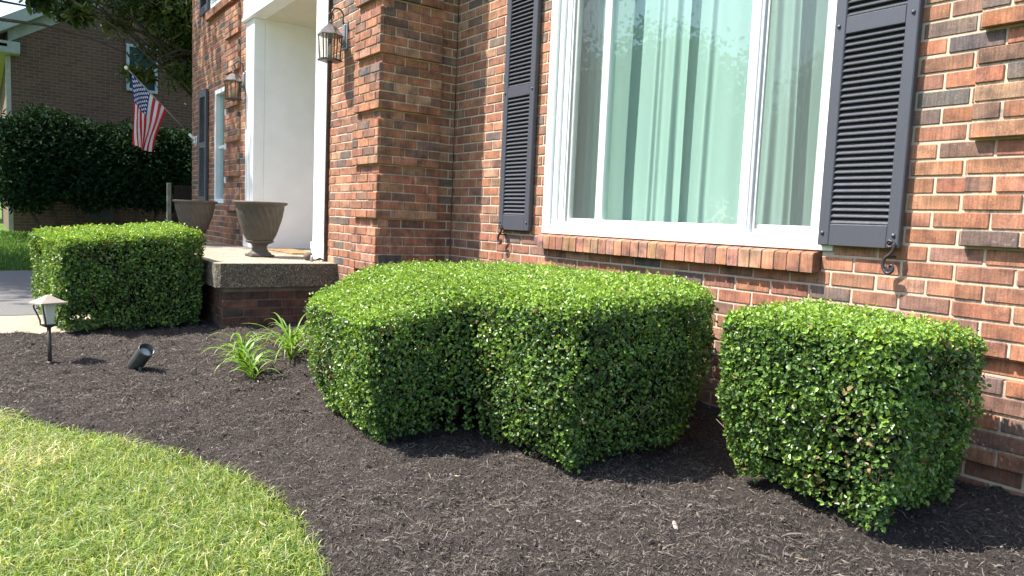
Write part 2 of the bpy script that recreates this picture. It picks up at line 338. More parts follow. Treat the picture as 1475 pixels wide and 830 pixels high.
# grass blades
def blades(name, x, y, z, h, w, lean, cols, mat, label):
    n = len(x); th = rng.uniform(0, 2*math.pi, n); d = np.c_[np.cos(th), np.sin(th), np.zeros(n)]
    ph = rng.uniform(0, 2*math.pi, n); s = np.c_[np.cos(ph), np.sin(ph), np.zeros(n)]
    P = np.c_[x, y, z]; up = np.array([[0, 0, 1.]]); h = h[:, None]; w = w[:, None]/2; lean = lean[:, None]
    p1 = P + up*h*.45 + d*h*lean*.2; p2 = P + up*h*np.maximum(.8-.2*lean, .4) + d*h*lean*.62; p3 = P + up*h*np.maximum(1-.5*lean, .25) + d*h*lean*1.1
    V = np.stack([P-s*w, P+s*w, p1-s*w, p1+s*w, p2-s*w*.75, p2+s*w*.75, p3-s*w*.1, p3+s*w*.1], 1).reshape(-1, 3)
    F = (np.array([[0, 1, 3, 2], [2, 3, 5, 4], [4, 5, 7, 6]])[None] + (np.arange(n)*8)[:, None, None]).reshape(-1, 4)
    o = raw(name, V, F, 8, np.repeat(cols, 8, 0), mat); tag(o, label, 'grass', kind='stuff'); return o
def lawn_near():
    X = []; Y = []
    for n, a in ((105000, (-.4, 2.7, -4.0, -2.15)), (30000, (-2.6, -.4, -4.4, -2.9)), (5000, (-2.6, 5.5, -6.5, -4.0)), (3000, (2.4, 5.0, -4.6, -3.4))):
        x = rng.uniform(a[0], a[1], n); y = rng.uniform(a[2], a[3], n); e = edge_y(x) - .025*rng.random(n)**2
        k = y < e; X.append(x[k]); Y.append(y[k])
    x = np.concatenate(X); y = np.concatenate(Y); n = len(x)
    patch = vnoise(x*2.2, y*2.2, 21)+.6*vnoise(x*7, y*7, 22)
    h = rng.uniform(.030, .075, n)*(1+.6*patch); w = rng.uniform(.0015, .0040, n); lean = np.clip(rng.normal(.85, .38, n)+.3*patch, .05, 1.6)
    g = np.array([.22, .32, .075]); yg = np.array([.40, .46, .15]); dk = np.array([.10, .18, .04]); straw = np.array([.68, .63, .44]); blu = np.array([.24, .36, .20])
    t = rng.random(n); c = np.where((t < .42)[:, None], g, np.where((t < .70)[:, None], yg, np.where((t < .83)[:, None], dk, np.where((t < .93)[:, None], straw, blu))))
    dry = (patch > .22) & (rng.random(n) < .28); c[dry] = straw
    c = c*(rng.uniform(.7, 1.25, n))[:, None]
    blades('lawn_grass', x, y, -.03+0*x, h, w, lean, c, M['grass'], 'bright green sunlit lawn grass with straw blades beside the mulch')
    n = 26000; x = rng.uniform(-15, -8.6, n); y = rng.uniform(-6, -1.2, n)
    c = np.array([.07, .15, .03])*rng.uniform(.6, 1.5, n)[:, None]
    blades('side_lawn_grass', x, y, land(x, y), rng.uniform(.04, .09, n), rng.uniform(.008, .016, n), rng.uniform(.1, .8, n), c, M['grass'], 'darker green grass beyond the driveway by the neighbouring house')
lawn_near()

# ------------------------------------------------------------------ brick walls
CP = .0677; Z0 = .71    # course pitch, height of course 0
PAL = [((.318, .142, .086), 36), ((.352, .172, .104), 22), ((.275, .134, .088), 22), ((.215, .122, .090), 13), ((.158, .112, .092), 7), ((.118, .100, .095), 2), ((.36, .205, .132), 8)]
PC = [c for c, w in PAL]; PW = [w for c, w in PAL]
def brickcol(rot=0):
    c = random.choices(PC, PW)[0]; k = random.uniform(.85, 1.2); return tuple(min(1, v*k*random.uniform(.96, 1.04)) for v in c)
def wallpiece(b, T, u0, u1, j0, j1, front, back, blocks=(), phase=0.0, bev=.003, half=False):
    """bricks for courses j0..j1 between u0,u1; T maps (u,depth,z) to world; blocks = (u0,u1,z0,z1)"""
    P = .2032
    for j in range(j0, j1+1):
        zc = Z0 + j*CP; z0 = zc-.0289; z1 = zc+.0289; off = phase + (P/2 if j % 2 else 0)
        segs = [(u0, u1)]
        for (a, c, d, e) in blocks:
            if d < zc < e:
                ns = []
                for s, t in segs:
                    if c <= s or a >= t: ns.append((s, t)); continue
                    if a > s: ns.append((s, a))
                    if c < t: ns.append((c, t))
                segs = ns
        for s, t in segs:
            k = math.floor((s-off)/P)
            while off + k*P < t:
                a = max(off+k*P+.0050, s+.001); c = min(off+(k+1)*P-.0050, t-.001); k += 1
                if c-a < .018: continue
                jit = random.uniform(-.0013, .0013); fr = front + random.uniform(-.0018, .0018)
                m = MB(); m.box(a+jit, c+jit, 0, back-fr, z0+random.uniform(-.0014, .0014), z1+random.uniform(-.0014, .0014), bev)
                vs = [T(p[0], fr+p[1], p[2]) for p in m.v]; b.add(vs, m.f, brickcol())
TW = lambda u, d, z: (u, -d, z)         # faces -Y, depth measured towards the viewer is negative y => front=offset of face from y=0
XP = -1.3626; DP = .6446; YP = -DP
def TX(u, d, z): return (XP + d, u, z)   # return face (+X)
house = empty('brick_house', (0, 0, 0), 'red brick house with white entry surround, big three-pane window and charcoal shutters', 'house')
# helper T with "front" meaning how far the face stands proud of plane; back = how far the body reaches behind
def face_y(y):   # plane y, looking -Y
    return lambda u, d, z: (u, y + d, z)
def face_x(x):
    return lambda u, d, z: (x - d, u, z)
XE = 2.90        # right corner of the house
WTOP = 64; JB = -11
# main window wall
b = MB(); wallpiece(b, face_y(0), XP, XE, JB, WTOP, 0, .09, [(-.165, 1.880, .80, .90), (-.165, 1.935, .89, 2.76), (.02, 1.75, 3.75, 5.0)])
wall1 = b.build('wall', M['brick'], house)
tag(wall1, 'sunlit brick wall round the large window')
b = MB(); 
for (x0, x1, z0, z1) in ((XP, -.165, -.25, 5.05), (1.935, XE-.004, -.25, 5.05), (-.165, 1.935, -.25, .79), (1.8805, 1.935, .79, .898), (-.165, 1.935, 2.76, 5.05)): b.box(x0, x1, .0045, .20, z0, z1)
mo = b.build('mortar', M['mortar'], wall1)
# side wall at right corner
b = MB(); wallpiece(b, face_x(XE), .0, 7.5, JB, WTOP, 0, .09); w = b.build('wall', M['brick'], house)
b = MB(); b.box(XE-.2, XE-.0065, .2, 7.5, -.25, 5.05); b.build('mortar', M['mortar'], w)
# return face of the porch block
b = MB(); wallpiece(b, face_x(XP), YP, 0, JB, WTOP, 0, .09, phase=.06); w = b.build('wall', M['brick'], house)
tag(w, 'shaded return wall facing the window')
b = MB(); b.box(XP-.2, XP-.0045, YP+.0045, 0, -.25, 5.05); b.build('mortar', M['mortar'], w)
# porch front wall with door and window openings
XL = -7.50
blk = [(-4.79, -2.37, .5, 3.55), (-6.20, -5.66, 1.03, 2.46), (-6.45, -5.25, 3.48, 4.9)]
b = MB(); wallpiece(b, face_y(YP), XL, XP, JB, WTOP, 0, .09, blk, phase=.03); w = b.build('wall', M['brick'], house)
tag(w, 'brick wall round the white entry, partly in tree shade')
b = MB()
for (x0, x1, z0, z1) in ((XL, -6.45, -.25, 5.05), (-6.45, -6.20, -.25, 3.48), (-6.20, -5.66, -.25, 1.03), (-6.20, -5.66, 2.46, 3.48), (-5.66, -5.25, -.25, 3.48), (-5.25, -4.79, -.25, 5.05), (-6.45, -5.25, 4.9, 5.05), (-4.79, -2.37, 3.55, 5.05), (-2.37, XP-.21, -.25, 5.05)):
    b.box(x0, x1, YP+.0045, YP+.2, z0, z1)
b.build('mortar', M['mortar'], w)
b = MB(); wallpiece(b, lambda u, d, z: (XL + d, u, z), YP, 6, JB, WTOP, 0, .09, phase=.02); w = b.build('wall', M['brick'], house)
b = MB(); b.box(XL+.0065, XL+.2, YP+.2, 7.5, -.25, 5.05); b.build('mortar', M['mortar'], w)
b = MB(); b.box(XL+.2, XE-.2, 7.3, 7.5, -.25, 5.05, col=(.24, .12, .09)); b.build('rear_wall', M['plain_tint'], house)
# quoins : five courses proud of the wall, one flush course between
PQ = .034
def quoin(n, kind):
    j0 = 4+6*n; b = MB()
    if kind == 'right':
        wallpiece(b, face_y(-PQ), 2.459, XE+PQ, j0, j0+4, 0, PQ-.002, phase=.02)
        wallpiece(b, face_x(XE+PQ), 0, .43, j0, j0+4, 0, PQ-.002)
        b.box(2.462, XE+.018, -PQ+.0065, -.0015, Z0+(j0-.5)*CP+.010, Z0+(j0+4.5)*CP-.010, col=(.52, .43, .325))
    if kind == 'corner':
        wallpiece(b, face_y(YP-PQ), -1.79, XP+PQ, j0, j0+4, 0, PQ-.002, phase=.135)
        wallpiece(b, face_x(XP+PQ), YP-.002, -.147, j0, j0+4, 0, PQ-.002, phase=.06)
        b.box(-1.787, XP+PQ-.0065, YP-PQ+.0065, YP-.0015, Z0+(j0-.5)*CP+.010, Z0+(j0+4.5)*CP-.010, col=(.52, .43, .325))
        b.box(XP+.0015, XP+PQ-.0065, YP-.001, -.150, Z0+(j0-.5)*CP+.010, Z0+(j0+4.5)*CP-.010, col=(.52, .43, .325))
    if kind == 'left':
        wallpiece(b, face_y(YP-PQ), -5.65, -5.08, j0, j0+4, 0, PQ-.002, phase=.1)
        b.box(-5.647, -5.083, YP-PQ+.0065, YP-.0015, Z0+(j0-.5)*CP+.010, Z0+(j0+4.5)*CP-.010, col=(.52, .43, .325))
    b.build('quoin', M['brick'], house)
for n in range(-2, 10):
    quoin(n, 'right'); 
    if n > -2 or True: quoin(n, 'corner')
    quoin(n, 'left')
# concrete footing edge
b = MB(); b.box(2.1, XE+.03, -.035, 0.0, -.2, .012, .01, col=(.42, .40, .36)); b.build('footing', M['plain_tint'], house)
# roof and eaves (above the picture)
b = MB(); b.prism([(-1.15, 5.05), (7.9, 5.05), (7.9, 5.15), (3.4, 7.6), (-1.15, 5.2)], XL-.3, XE+.3, 'x'); b.build('roof', M['roof'], house)

# rowlock sill under the big window
b = MB(); x = -.150; P = .0677
while x < 1.86:
    m = MB(); w_ = .0595; m.box(x, x+w_, 0, 1, 0, 1); fr = -.055 + random.uniform(-.002, .002)
    b.prism([(fr, .800+random.uniform(-.001, .001)), (.06, .800), (.06, .899), (-.02+fr*.0, .893), (fr+.004, .886), (fr, .881)], x, x+w_, 'x', col=brickcol() if random.random() > .6 else tuple(v*random.uniform(.9, 1.2) for v in (.34, .17, .115)))
    x += P
sill = b.build('brick_sill', M['brick'], house)
b = MB(); b.box(-.148, 1.868, -.049, .06, .806, .878); b.build('mortar', M['mortar'], sill)

# ------------------------------------------------------------------ big three-pane window
def pane(b, x0, x1, z0, z1, y, t=.004): b.box(x0, x1, y, y+t, z0, z1)
win = MB(); F = win; WT = 2.76; WB = .899
F.box(-.160, -.094, -.012, .07, WB, WT, .004); F.box(1.866, 1.932, -.012, .07, WB, WT, .004)      # brick mould
F.box(-.094, 1.866, -.012, .07, WT-.06, WT, .004)
F.box(-.094, 1.866, -.014, .07, WB, .918, .004); F.box(-.094, 1.866, -.006, .07, .9185, .940, .003)   # sill nose steps
F.box(-.094, 1.866, .006, .09, .9405, .966, .003)
F.box(-.094, -.050, .012, .10, .966, WT-.06, .003); F.box(1.822, 1.866, .012, .10, .966, WT-.06, .003)
F.box(-.050, -.030, .032, .10, .966, WT-.06, .002); F.box(-.012, .004, .026, .10, .966, WT-.06, .002)
window = F.build('window', M['frame'], house); tag(window, 'large white three-pane window')
def sash(name, x0, x1, z0, z1, y0, y1, st, rail, label):
    b = MB(); b.box(x0, x0+st, y0, y1, z0, z1, .004); b.box(x1-st, x1, y0, y1, z0, z1, .004); b.box(x0+st, x1-st, y0, y1, z0, z0+rail, .004); b.box(x0+st, x1-st, y0, y1, z1-rail, z1, .004)
    s = b.build('sash', M['frame'], window)
    b = MB(); pane(b, x0+st-.004, x1-st+.004, z0+rail-.004, z1-rail+.004, (y0+y1)/2); g = b.build('glass_pane', M['glass'], window); tag(g, label)
    return s
zt = WT-.062
sash('left', .006, .375, .968, zt, .052, .088, .038, .040, 'narrow left glass pane behind an insect screen')
sash('mid', .342, 1.452, .9665, zt, .012, .048, .052, .036, 'wide middle glass pane, green tinted')
sash('right', 1.418, 1.820, .968, zt, .052, .088, .042, .040, 'narrow right glass pane behind an insect screen')
for q in ((1.4525, 1.470), (.326, .3415)):
    b = MB(); b.box(q[0], q[1], .020, .05, .9665, zt, .002, col=(.45, .47, .5)); b.build('mullion', M['plain_tint'], window)
for x0, x1 in ((.0062, .326), (1.471, 1.818)):
    b = MB(); b.box(x0+.012, x1-.012, .0405, .0415, .985, zt-.02); b.build('insect_screen', M['screen'], window)
    b = MB(); 
    for q in ((x0, x0+.012, .970, zt-.004), (x1-.012, x1, .970, zt-.004), (x0+.012, x1-.012, .970, .984), (x0+.012, x1-.012, zt-.018, zt-.004)): b.box(q[0], q[1], .036, .046, q[2], q[3], .001)
    b.build('screen_frame', M['frame'], window)
# dark room and curtain
b = MB()
for q in ((-.3, 2.1, 2.6, 2.62, .6, 3.0), (-.32, -.3, .2, 2.62, .6, 3.0), (2.1, 2.12, .2, 2.62, .6, 3.0), (-.3, 2.1, .2, 2.6, .58, .6), (-.3, 2.1, .2, 2.6, 3.0, 3.02)): b.box(*q, col=(.35, .33, .30))
b.build('room_shell', M['plain_tint'], house)
def curtain(name, x0, x1, z0, z1, y, seed, label):
    r = random.Random(seed); n = int((x1-x0)/.006); xs = np.linspace(x0, x1, n); zs = np.linspace(z0, z1, 26)
    prof = np.zeros(n)
    for k in range(8):
        fq = r.uniform(9, 44); prof += np.sin((xs-x0)*fq + r.uniform(0, 6))*.0062*(18/fq)**.8
    for k in range(7):      # crisp pleats
        c = r.uniform(x0, x1); prof += -.018*np.exp(-((xs-c)/.012)**2) + .014*np.exp(-((xs-c-.025)/.018)**2)
    V = []
    for j, z in enumerate(zs):
        t = (z-z0)/(z1-z0); sway = .012*np.sin(xs*9+t*3)*(1-t)
        V.append(np.c_[xs + .018*np.sin(t*2.2+xs*5)*(1-t), y + prof*(.55+.45*(1-t)) + sway, np.full(n, z)])
    V = np.concatenate(V); i = (np.arange(25)[:, None]*n + np.arange(n-1)[None]).ravel(); Fq = np.stack([i, i+1, i+n+1, i+n], 1)
    o = raw(name, V, Fq, 4, np.ones((len(V), 3)), M['curtain'], smooth=True); tag(o, label, 'curtain', 'sheer curtains behind the large window')
curtain('sheer_curtain', -.12, .86, .92, 2.72, .185, 5, 'pale sheer curtain hanging in the left half of the large window')
curtain('sheer_curtain', .80, 1.90, .92, 2.72, .245, 11, 'pale sheer curtain hanging in the right half of the large window')

# ------------------------------------------------------------------ shutters
def shutter(x0, x1, z0, z1, y, label, midz=1.87, rail0=.10, stile=.052, detail=True, hook=None):
    t = .036; b = MB(); yb = y-.006
    b.box(x0, x0+stile, yb-t, yb, z0, z1, .004); b.box(x1-stile, x1, yb-t, yb, z0, z1, .004)
    b.box(x0+stile, x1-stile, yb-t+.002, yb, z0, z0+rail0, .003); b.box(x0+stile, x1-stile, yb-t+.002, yb, z1-.09, z1, .003)
    b.box(x0+stile, x1-stile, yb-t+.002, yb, midz-.036, midz+.036, .003)
    b.box(x0+stile, x1-stile, yb-.006, yb-.001, z0+rail0, z1-.09)
    s = b.build('shutter', M['shutter'], house); tag(s, label)
    b = MB(); pitch = .0268
    for a, c in ((z0+rail0, midz-.036), (midz+.036, z1-.09)):
        n = int((c-a)/pitch); p = (c-a)/n
        for i in range(n):
            zz = a + i*p
            b.prism([(yb-t+.005, zz+.002), (yb-t+.004, zz+.006), (yb-.009, zz+p+.001), (yb-.009, zz+p-.006)], x0+stile, x1-stile, 'x')
    b.build('louvres', M['shutter'], s)
    if detail:
        for xx in (x0+.022, x1-.022):
            for zz in (z0+.055, midz):
                b = MB(); b.lathe([(.0085, 0), (.0085, .003), (.006, .0065), (.001, .008)], 12, (xx, yb-t, zz), Matrix.Rotation(R(90), 3, 'X')); b.build('screw', M['shutter'], s)
    if hook:
        b = MB(); hx, hz = hook; pts = []; rr = []
        # S-shaped shutter dog: ring at top, long bend, scroll foot
        path = [(.006, 0), (-.010, .006), (-.018, -.006), (-.010, -.020), (.006, -.018), (.013, -.006), (.012, -.026), (.002, -.048), (-.018, -.066), (-.026, -.088), (-.022, -.112), (-.006, -.128), (.012, -.122), (.018, -.106), (.010, -.094), (.0, -.100)]
        sgn = 1
        pp = [Vector((hx+sgn*a, yb-t-.010, hz+c)) for a, c in path]; fine = []
        for i in range(len(pp)-1):
            p0 = pp[max(i-1, 0)]; p1 = pp[i]; p2 = pp[i+1]; p3 = pp[min(i+2, len(pp)-1)]
            for k in range(4):
                u = k/4; fine.append(.5*((2*p1)+(-p0+p2)*u+(2*p0-5*p1+4*p2-p3)*u*u+(-p0+3*p1-3*p2+p3)*u**3))
        fine.append(pp[-1]); n = len(fine)
        b.tube(fine, [.0045+.0028*math.sin(math.pi*i/n) for i in range(n)], 8)
        b.lathe([(.020, 0), (.020, .003), (.014, .006), (.004, .007)], 14, (hx, yb-t-.004, hz-.112), Matrix.Rotation(R(90), 3, 'X'))
        b.lathe([(.005, -.004), (.005, .06)], 8, (hx-.004, yb-t-.008, hz-.060), Matrix.Rotation(R(-90), 3, 'X'))
        b.build('shutter_dog', M['iron'], s)
    return s
shutter(1.878, 2.236, .925, 2.82, 0, 'charcoal louvred shutter right of the large window', 1.869, .095, hook=(2.212, .953))
shutter(-.632, -.272, .908, 2.82, 0, 'charcoal louvred shutter left of the large window', 1.869, .105, hook=(-.585, .934))
shutter(-6.93, -6.53, 1.02, 2.52, YP, 'charcoal shutter beside the narrow window by the flag', 1.80, .1, detail=False)
shutter(-6.90, -6.47, 3.50, 4.92, YP, 'charcoal shutter of the upper window', 4.2, .1, detail=False)

# small windows of the left wing
def small_window(x0, x1, z0, z1, y, label):
    b = MB(); f = .055
    b.box(x0, x0+f, y-.01, y+.08, z0, z1, .003); b.box(x1-f, x1, y-.01, y+.08, z0, z1, .003); b.box(x0+f, x1-f, y-.01, y+.08, z1-f, z1, .003); b.box(x0+f, x1-f, y-.02, y+.08, z0, z0+f, .003)
    zm = (z0+z1)/2; b.box(x0+f, x1-f, y+.03, y+.06, zm-.02, zm+.02, .003)
    w = b.build('window', M['frame'], house); tag(w, label)
    b = MB(); b.box(x0+f-.005, x1-f+.005, y+.045, y+.049, z0+f-.005, z1-f+.005); b.build('glass_pane', M['glass'], w)
    b = MB(); b.box(x0+f, x1-f, y+.12, y+.13, z0+f, z1-f, col=(.30, .33, .34)); b.build('window_blind', M['plain_tint'], w)
small_window(-6.195, -5.665, 1.035, 2.455, YP, 'narrow white window beside the flag')
small_window(-6.445, -5.255, 3.485, 4.895, YP, 'upper white window over the narrow one')
small_window(.025, 1.745, 3.755, 4.99, 0, 'upper window above the picture')
b = MB(); x = -6.55
while x < -5.16: b.box(x, x+.058, YP-.05, YP+.02, 3.375, 3.475, .003, col=brickcol()); x += .0677
b.build('brick_sill', M['brick'], house)

# ------------------------------------------------------------------ entry surround and recess
b = MB(); XA, XB, XC_, XD = -4.79, -4.50, -2.66, -2.372; PB = .552
def fluted(b, x0, x1):
    b.box(x0, x1, YP-.02, YP+.10, PB+.16, 3.03, .004); b.box(x0-.015, x1+.015, YP-.035, YP+.10, PB, PB+.158, .006)
    n = 4; w = (x1-x0)/(n*2+1)
    for i in range(n): b.box(x0+w*(2*i+1), x0+w*(2*i+2), YP-.026, YP-.0205, PB+.22, 2.96, .002)
fluted(b, XA, XB); p1 = b.build('door_surround', M['white'], house); tag(p1, 'white left pilaster of the entry')
b = MB(); fluted(b, XC_, XD); p2 = b.build('door_surround', M['white'], house); tag(p2, 'white fluted right pilaster of the entry')
b = MB(); b.box(XD+.003, XD+.020, YP-.03, YP+.02, PB, 3.2, .002); b.build('corner_channel', M['bronze'], house)
b = MB(); b.box(XA-.03, XD+.03, YP-.045, YP+.10, 3.075, 3.34, .004); b.box(XA-.04, XD+.04, YP-.062, YP+.10, 3.032, 3.072, .006); b.box(XA-.06, XD+.06, YP-.10, YP+.10, 3.345, 3.42, .01); b.box(XA-.08, XD+.08, YP-.14, YP+.10, 3.425, 3.55, .012)
b.build('entablature', M['white'], house)
for q in ((XB-.1, XB), (XC_, XC_+.1)):
    b = MB(); b.box(q[0], q[1], YP+.1005, .62, PB, 3.06); b.build('reveal_panel', M['white'], house)
b = MB(); b.box(XB, XC_, YP+.03, .62, 3.035, 3.06); b.box(XB, XC_, .25, .265, 3.022, 3.034); b.build('porch_ceiling', M['ivory'], house)
b = MB(); b.box(XB, XC_, .5, .6, PB, 3.034); d = b.build('door_wall', M['white'], house)
b = MB(); b.box(-4.05, -3.12, .46, .498, PB+.02, 2.65, .006, col=(.10, .03, .03))
for q in ((-3.95, -3.65), (-3.52, -3.22)):
    for z_ in ((.75, 1.35), (1.50, 2.45)): b.box(q[0], q[1], .45, .459, z_[0], z_[1], .004, col=(.11, .035, .033))
dr = b.build('door', M['plain_tint'], house)
b = MB(); b.lathe([(.012, 0), (.012, .03), (.03, .045), (.03, .065), (.01, .075)], 16, (-3.2, .46, 1.5), Matrix.Rotation(R(90), 3, 'X')); b.build('door_knob', M['bronze'], dr)
b = MB(); b.box(-3.72, XC_-.001, -.16, .45, PB, .632, .006, col=(.40, .33, .26)); b.build('doorstep', M['plain_tint'], house)

# ------------------------------------------------------------------ porch
porch = empty('front_porch', (-3.9, -1.1, 0), 'raised porch with aggregate slab on dark brick base at the entry', 'porch')
def at(p, *q): p.matrix_parent_inverse = Matrix.Translation(-q[0].location) if q else p.matrix_parent_inverse; return p
def attach(o, root): o.matrix_parent_inverse = Matrix.Translation(-root.location); return o
PX0, PX1, PY = -5.75, -2.12, -1.62
b = MB(); c = .03; b.prism([(PX0, YP+.001), (PX0, PY), (PX1-c, PY), (PX1, PY+c), (PX1, YP-.001-.0)], .362, .546, 'z'); sl = attach(b.build('slab_edge', M['slabside'], porch), porch)
b = MB(); b.prism([(PX0, YP+.001), (PX0, PY+.006), (PX1-c, PY+.006), (PX1-.006, PY+c), (PX1-.006, YP-.001)], .5465, .551, 'z'); attach(b.build('slab_top', M['slabtop'], porch), porch)
b = MB(); b.box(XB, XC_, YP+.001, .5, .4, .551); attach(b.build('slab_top', M['slabtop'], porch), porch)
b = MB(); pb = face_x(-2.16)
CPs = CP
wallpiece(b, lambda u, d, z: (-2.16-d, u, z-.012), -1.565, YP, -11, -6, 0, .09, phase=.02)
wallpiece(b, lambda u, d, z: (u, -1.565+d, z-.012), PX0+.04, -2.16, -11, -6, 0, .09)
b.c = [(c_[0]*.40, c_[1]*.42, c_[2]*.44) for c_ in b.c]  # brick tints darkened for dirt and for the shade painted into them
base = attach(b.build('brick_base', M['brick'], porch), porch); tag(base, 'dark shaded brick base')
b = MB(); b.box(PX0+.05, -2.1665, -1.5585, YP, -.2, .361); b.build('mortar', M['mortar_dark'], base)
b = MB(); b.box(-4.5, -3.0, -1.98, -1.622, -.02, .36, .01); b.box(-4.5, -3.0, -2.34, -1.982, -.02, .18, .01); attach(b.build('step', M['slabtop'], porch), porch)

# ------------------------------------------------------------------ urns
def urn(loc, label):
    r = empty('urn_planter', (0, 0, 0), label, 'planter', 'tall fluted urns on the porch')
    b = MB(); tw = lambda an, z: .075*(abs(math.cos(11*(an + 2.4*(z-.15))))-.6)*min(1, max(0, (z-.16)/.03))*min(1, max(0, (.46-z)/.03))
    prof = [(.100, .146), (.118, .152), (.127, .168), (.138, .196), (.152, .235), (.167, .28), (.181, .326), (.192, .37), (.201, .417), (.210, .462)]
    fine = []
    for i in range(len(prof)-1):
        for k in range(4): t = k/4; fine.append((prof[i][0]*(1-t)+prof[i+1][0]*t, prof[i][1]*(1-t)+prof[i+1][1]*t))
    fine.append(prof[-1]); b.lathe(fine, 132, wob=tw); bowl = b.build('bowl', M['urn'], r)
    b = MB(); b.lathe([(.207, .452), (.214, .464), (.232, .474), (.240, .484), (.237, .493), (.224, .497), (.206, .492), (.198, .46), (.190, .42)], 64)
    b.build('rim', M['urn'], r)
    b = MB(); b.lathe([(.180, .418), (.193, .424), (.10, .43), (.01, .432)], 40, col=(.03, .022, .018)); b.build('potting_soil', M['chip'], r)
    b = MB(); b.lathe([(.104, .020), (.100, .030), (.084, .042), (.068, .062), (.062, .082), (.066, .100), (.076, .112), (.100, .122), (.116, .130), (.123, .138), (.122, .146), (.10, .152)], 48)
    b.box(-.105, .105, -.105, .105, 0, .022, .006); b.build('pedestal', M['urn'], r)
    r.location = loc; return r
urn((-3.0, -1.03, .552), 'taupe fluted urn on the porch in front of the white entry panel')
urn((-5.12, -1.12, .552), 'taupe urn on the far porch corner, half hidden by the left hedge')

# doormat, stone, hose sprinkler
b = MB(); b.box(-.40, .40, -.14, .14, 0, .016, .004); o = b.build('doormat', M['mat']); o.location = (-3.75, -.47, .5515); tag(o, 'tan coir doormat on the porch floor before the white panel', 'doormat')
def lump(r, s, seed, n=14):
    b = MB(); q = random.Random(seed); prof = [(max(.001, math.sin(math.pi*i/n))*r, -math.cos(math.pi*i/n)*r*s[2]) for i in range(n+1)]
    b.lathe(prof, 20, wob=lambda a, z: .07*math.sin(2*a+seed+z*60)+.05*math.sin(3*a+z*90)); return b
b = lump(.042, (1, 1, .95), 3); b.c = [(.12, .095, .075)]*len(b.v); o = b.build('round_stone', M['plain_tint']); o.location = (-2.50, -.76, .584); tag(o, 'grey brown round stone on the porch edge by the white pilaster', 'stone')
sp = empty('metal_sprinkler', (0, 0, 0), 'small rusty metal sprinkler lying on the porch edge beside the brick', 'sprinkler')
b = MB(); b.tube([(0, -.02, .01), (.02, .03, .014), (.01, .07, .03), (.0, .10, .012)], .007, 8); b.tube([(-.02, .0, .008), (.03, .08, .02)], .005, 8); b.build('arm', M['bronze'], sp)
b = MB(); b.lathe([(.004, 0), (.016, .002), (.017, .02), (.011, .034), (.007, .05), (.002, .052)], 14); b.build('nozzle', M['pewter'], sp)
sp.location = (-2.36, -.78, .552)

# ------------------------------------------------------------------ lanterns
def lantern(x, label):
    r = empty('wall_lantern', (0, 0, 0), label, 'lantern', 'wall lanterns beside the entry')
    # local: wall at y=0, outward -y ; body centre y=-.13
    yc = -.135; b = MB(); b.box(-.045, .045, -.018, 0, -.09, .13, .006); b.box(-.028, .028, -.030, -.018, -.07, .11, .006); b.build('back_plate', M['pewter'], r)
    b = MB(); pts = []
    pts = [Vector((0, -.018, .075)), Vector((0, -.030, .15))]
    for k in range(15):
        a = math.pi*(0+k/14*1.05); pts.append(Vector((0, -.078+.050*math.cos(a)+.000, .175+.052*math.sin(a))))
    for k in range(16):
        a = math.pi*1.05+k/15*math.pi*1.75; rad = .044-.026*k/15; pts.append(Vector((0, -.103+.0-rad*math.cos(a+math.pi*0)*-1*-1*-1+.0, .160+rad*math.sin(a)))) if False else None
    b.tube(pts, .0065, 8)
    cur = [Vector((0, yc+.045*math.cos(t)*(1-.11*t)-.0, .165+.045*math.sin(t)*(1-.11*t))) for t in [math.pi - .35*k for k in range(16)]]
    b.tube([Vector((0, yc-.0, .10)), Vector((0, yc, .125))]+[Vector((0, yc+.03*math.sin(.5*k)*(1-.05*k), .158-.035*math.cos(.5*k)*(1-.05*k))) for k in range(13)], .005, 8)
    b.tube([Vector((0, -.03, -.05)), Vector((0, -.06, -.03)), Vector((0, -.055, .0)), Vector((0, -.03, .02))], .005, 8); b.build('scroll_arm', M['bronze'], r)
    b = MB(); b.lathe([(.104, .0), (.106, .006), (.096, .014), (.080, .034), (.062, .06), (.040, .080), (.018, .088), (.012, .10), (.016, .108), (.006, .12)], 6, (0, yc, 0), smooth=False); b.build('roof', M['bronze_light'], r)
    cage = MB(); H = .185
    for k in range(6):
        a = 2*math.pi*k/6; c0 = (.092*math.cos(a), yc+.092*math.sin(a)); c1 = (.080*math.cos(a), yc+.080*math.sin(a))
        cage.tube([(c0[0], c0[1], 0), (c1[0], c1[1], -H)], .0055, 6, smooth=False)
    cage.lathe([(.085, -H-.014), (.100, -H-.010), (.100, -H), (.084, -H+.004)], 6, (0, yc, 0), smooth=False)
    cage.lathe([(.001, -H-.035), (.012, -H-.028), (.022, -H-.014), (.085, -H-.0135)], 6, (0, yc, 0), smooth=False); cage.build('cage', M['bronze'], r)
    b = MB(); b.lathe([(.078, -H+.006), (.088, -.002)], 6, (0, yc, 0), smooth=False); b.build('glass', M['clear'], r)
    b = MB(); b.lathe([(.014, -H+.006), (.014, -.09), (.010, -.07), (.002, -.055)], 12, (0, yc, 0), col=(.45, .40, .30)); b.build('candle_lamp', M['plain_tint'], r)
    r.location = (x, YP-PQ*0, 2.385); return r
lantern(-2.04, 'bronze glass lantern on the brick right of the white entry')
lantern(-4.875, 'bronze glass lantern on the brick left of the white entry')

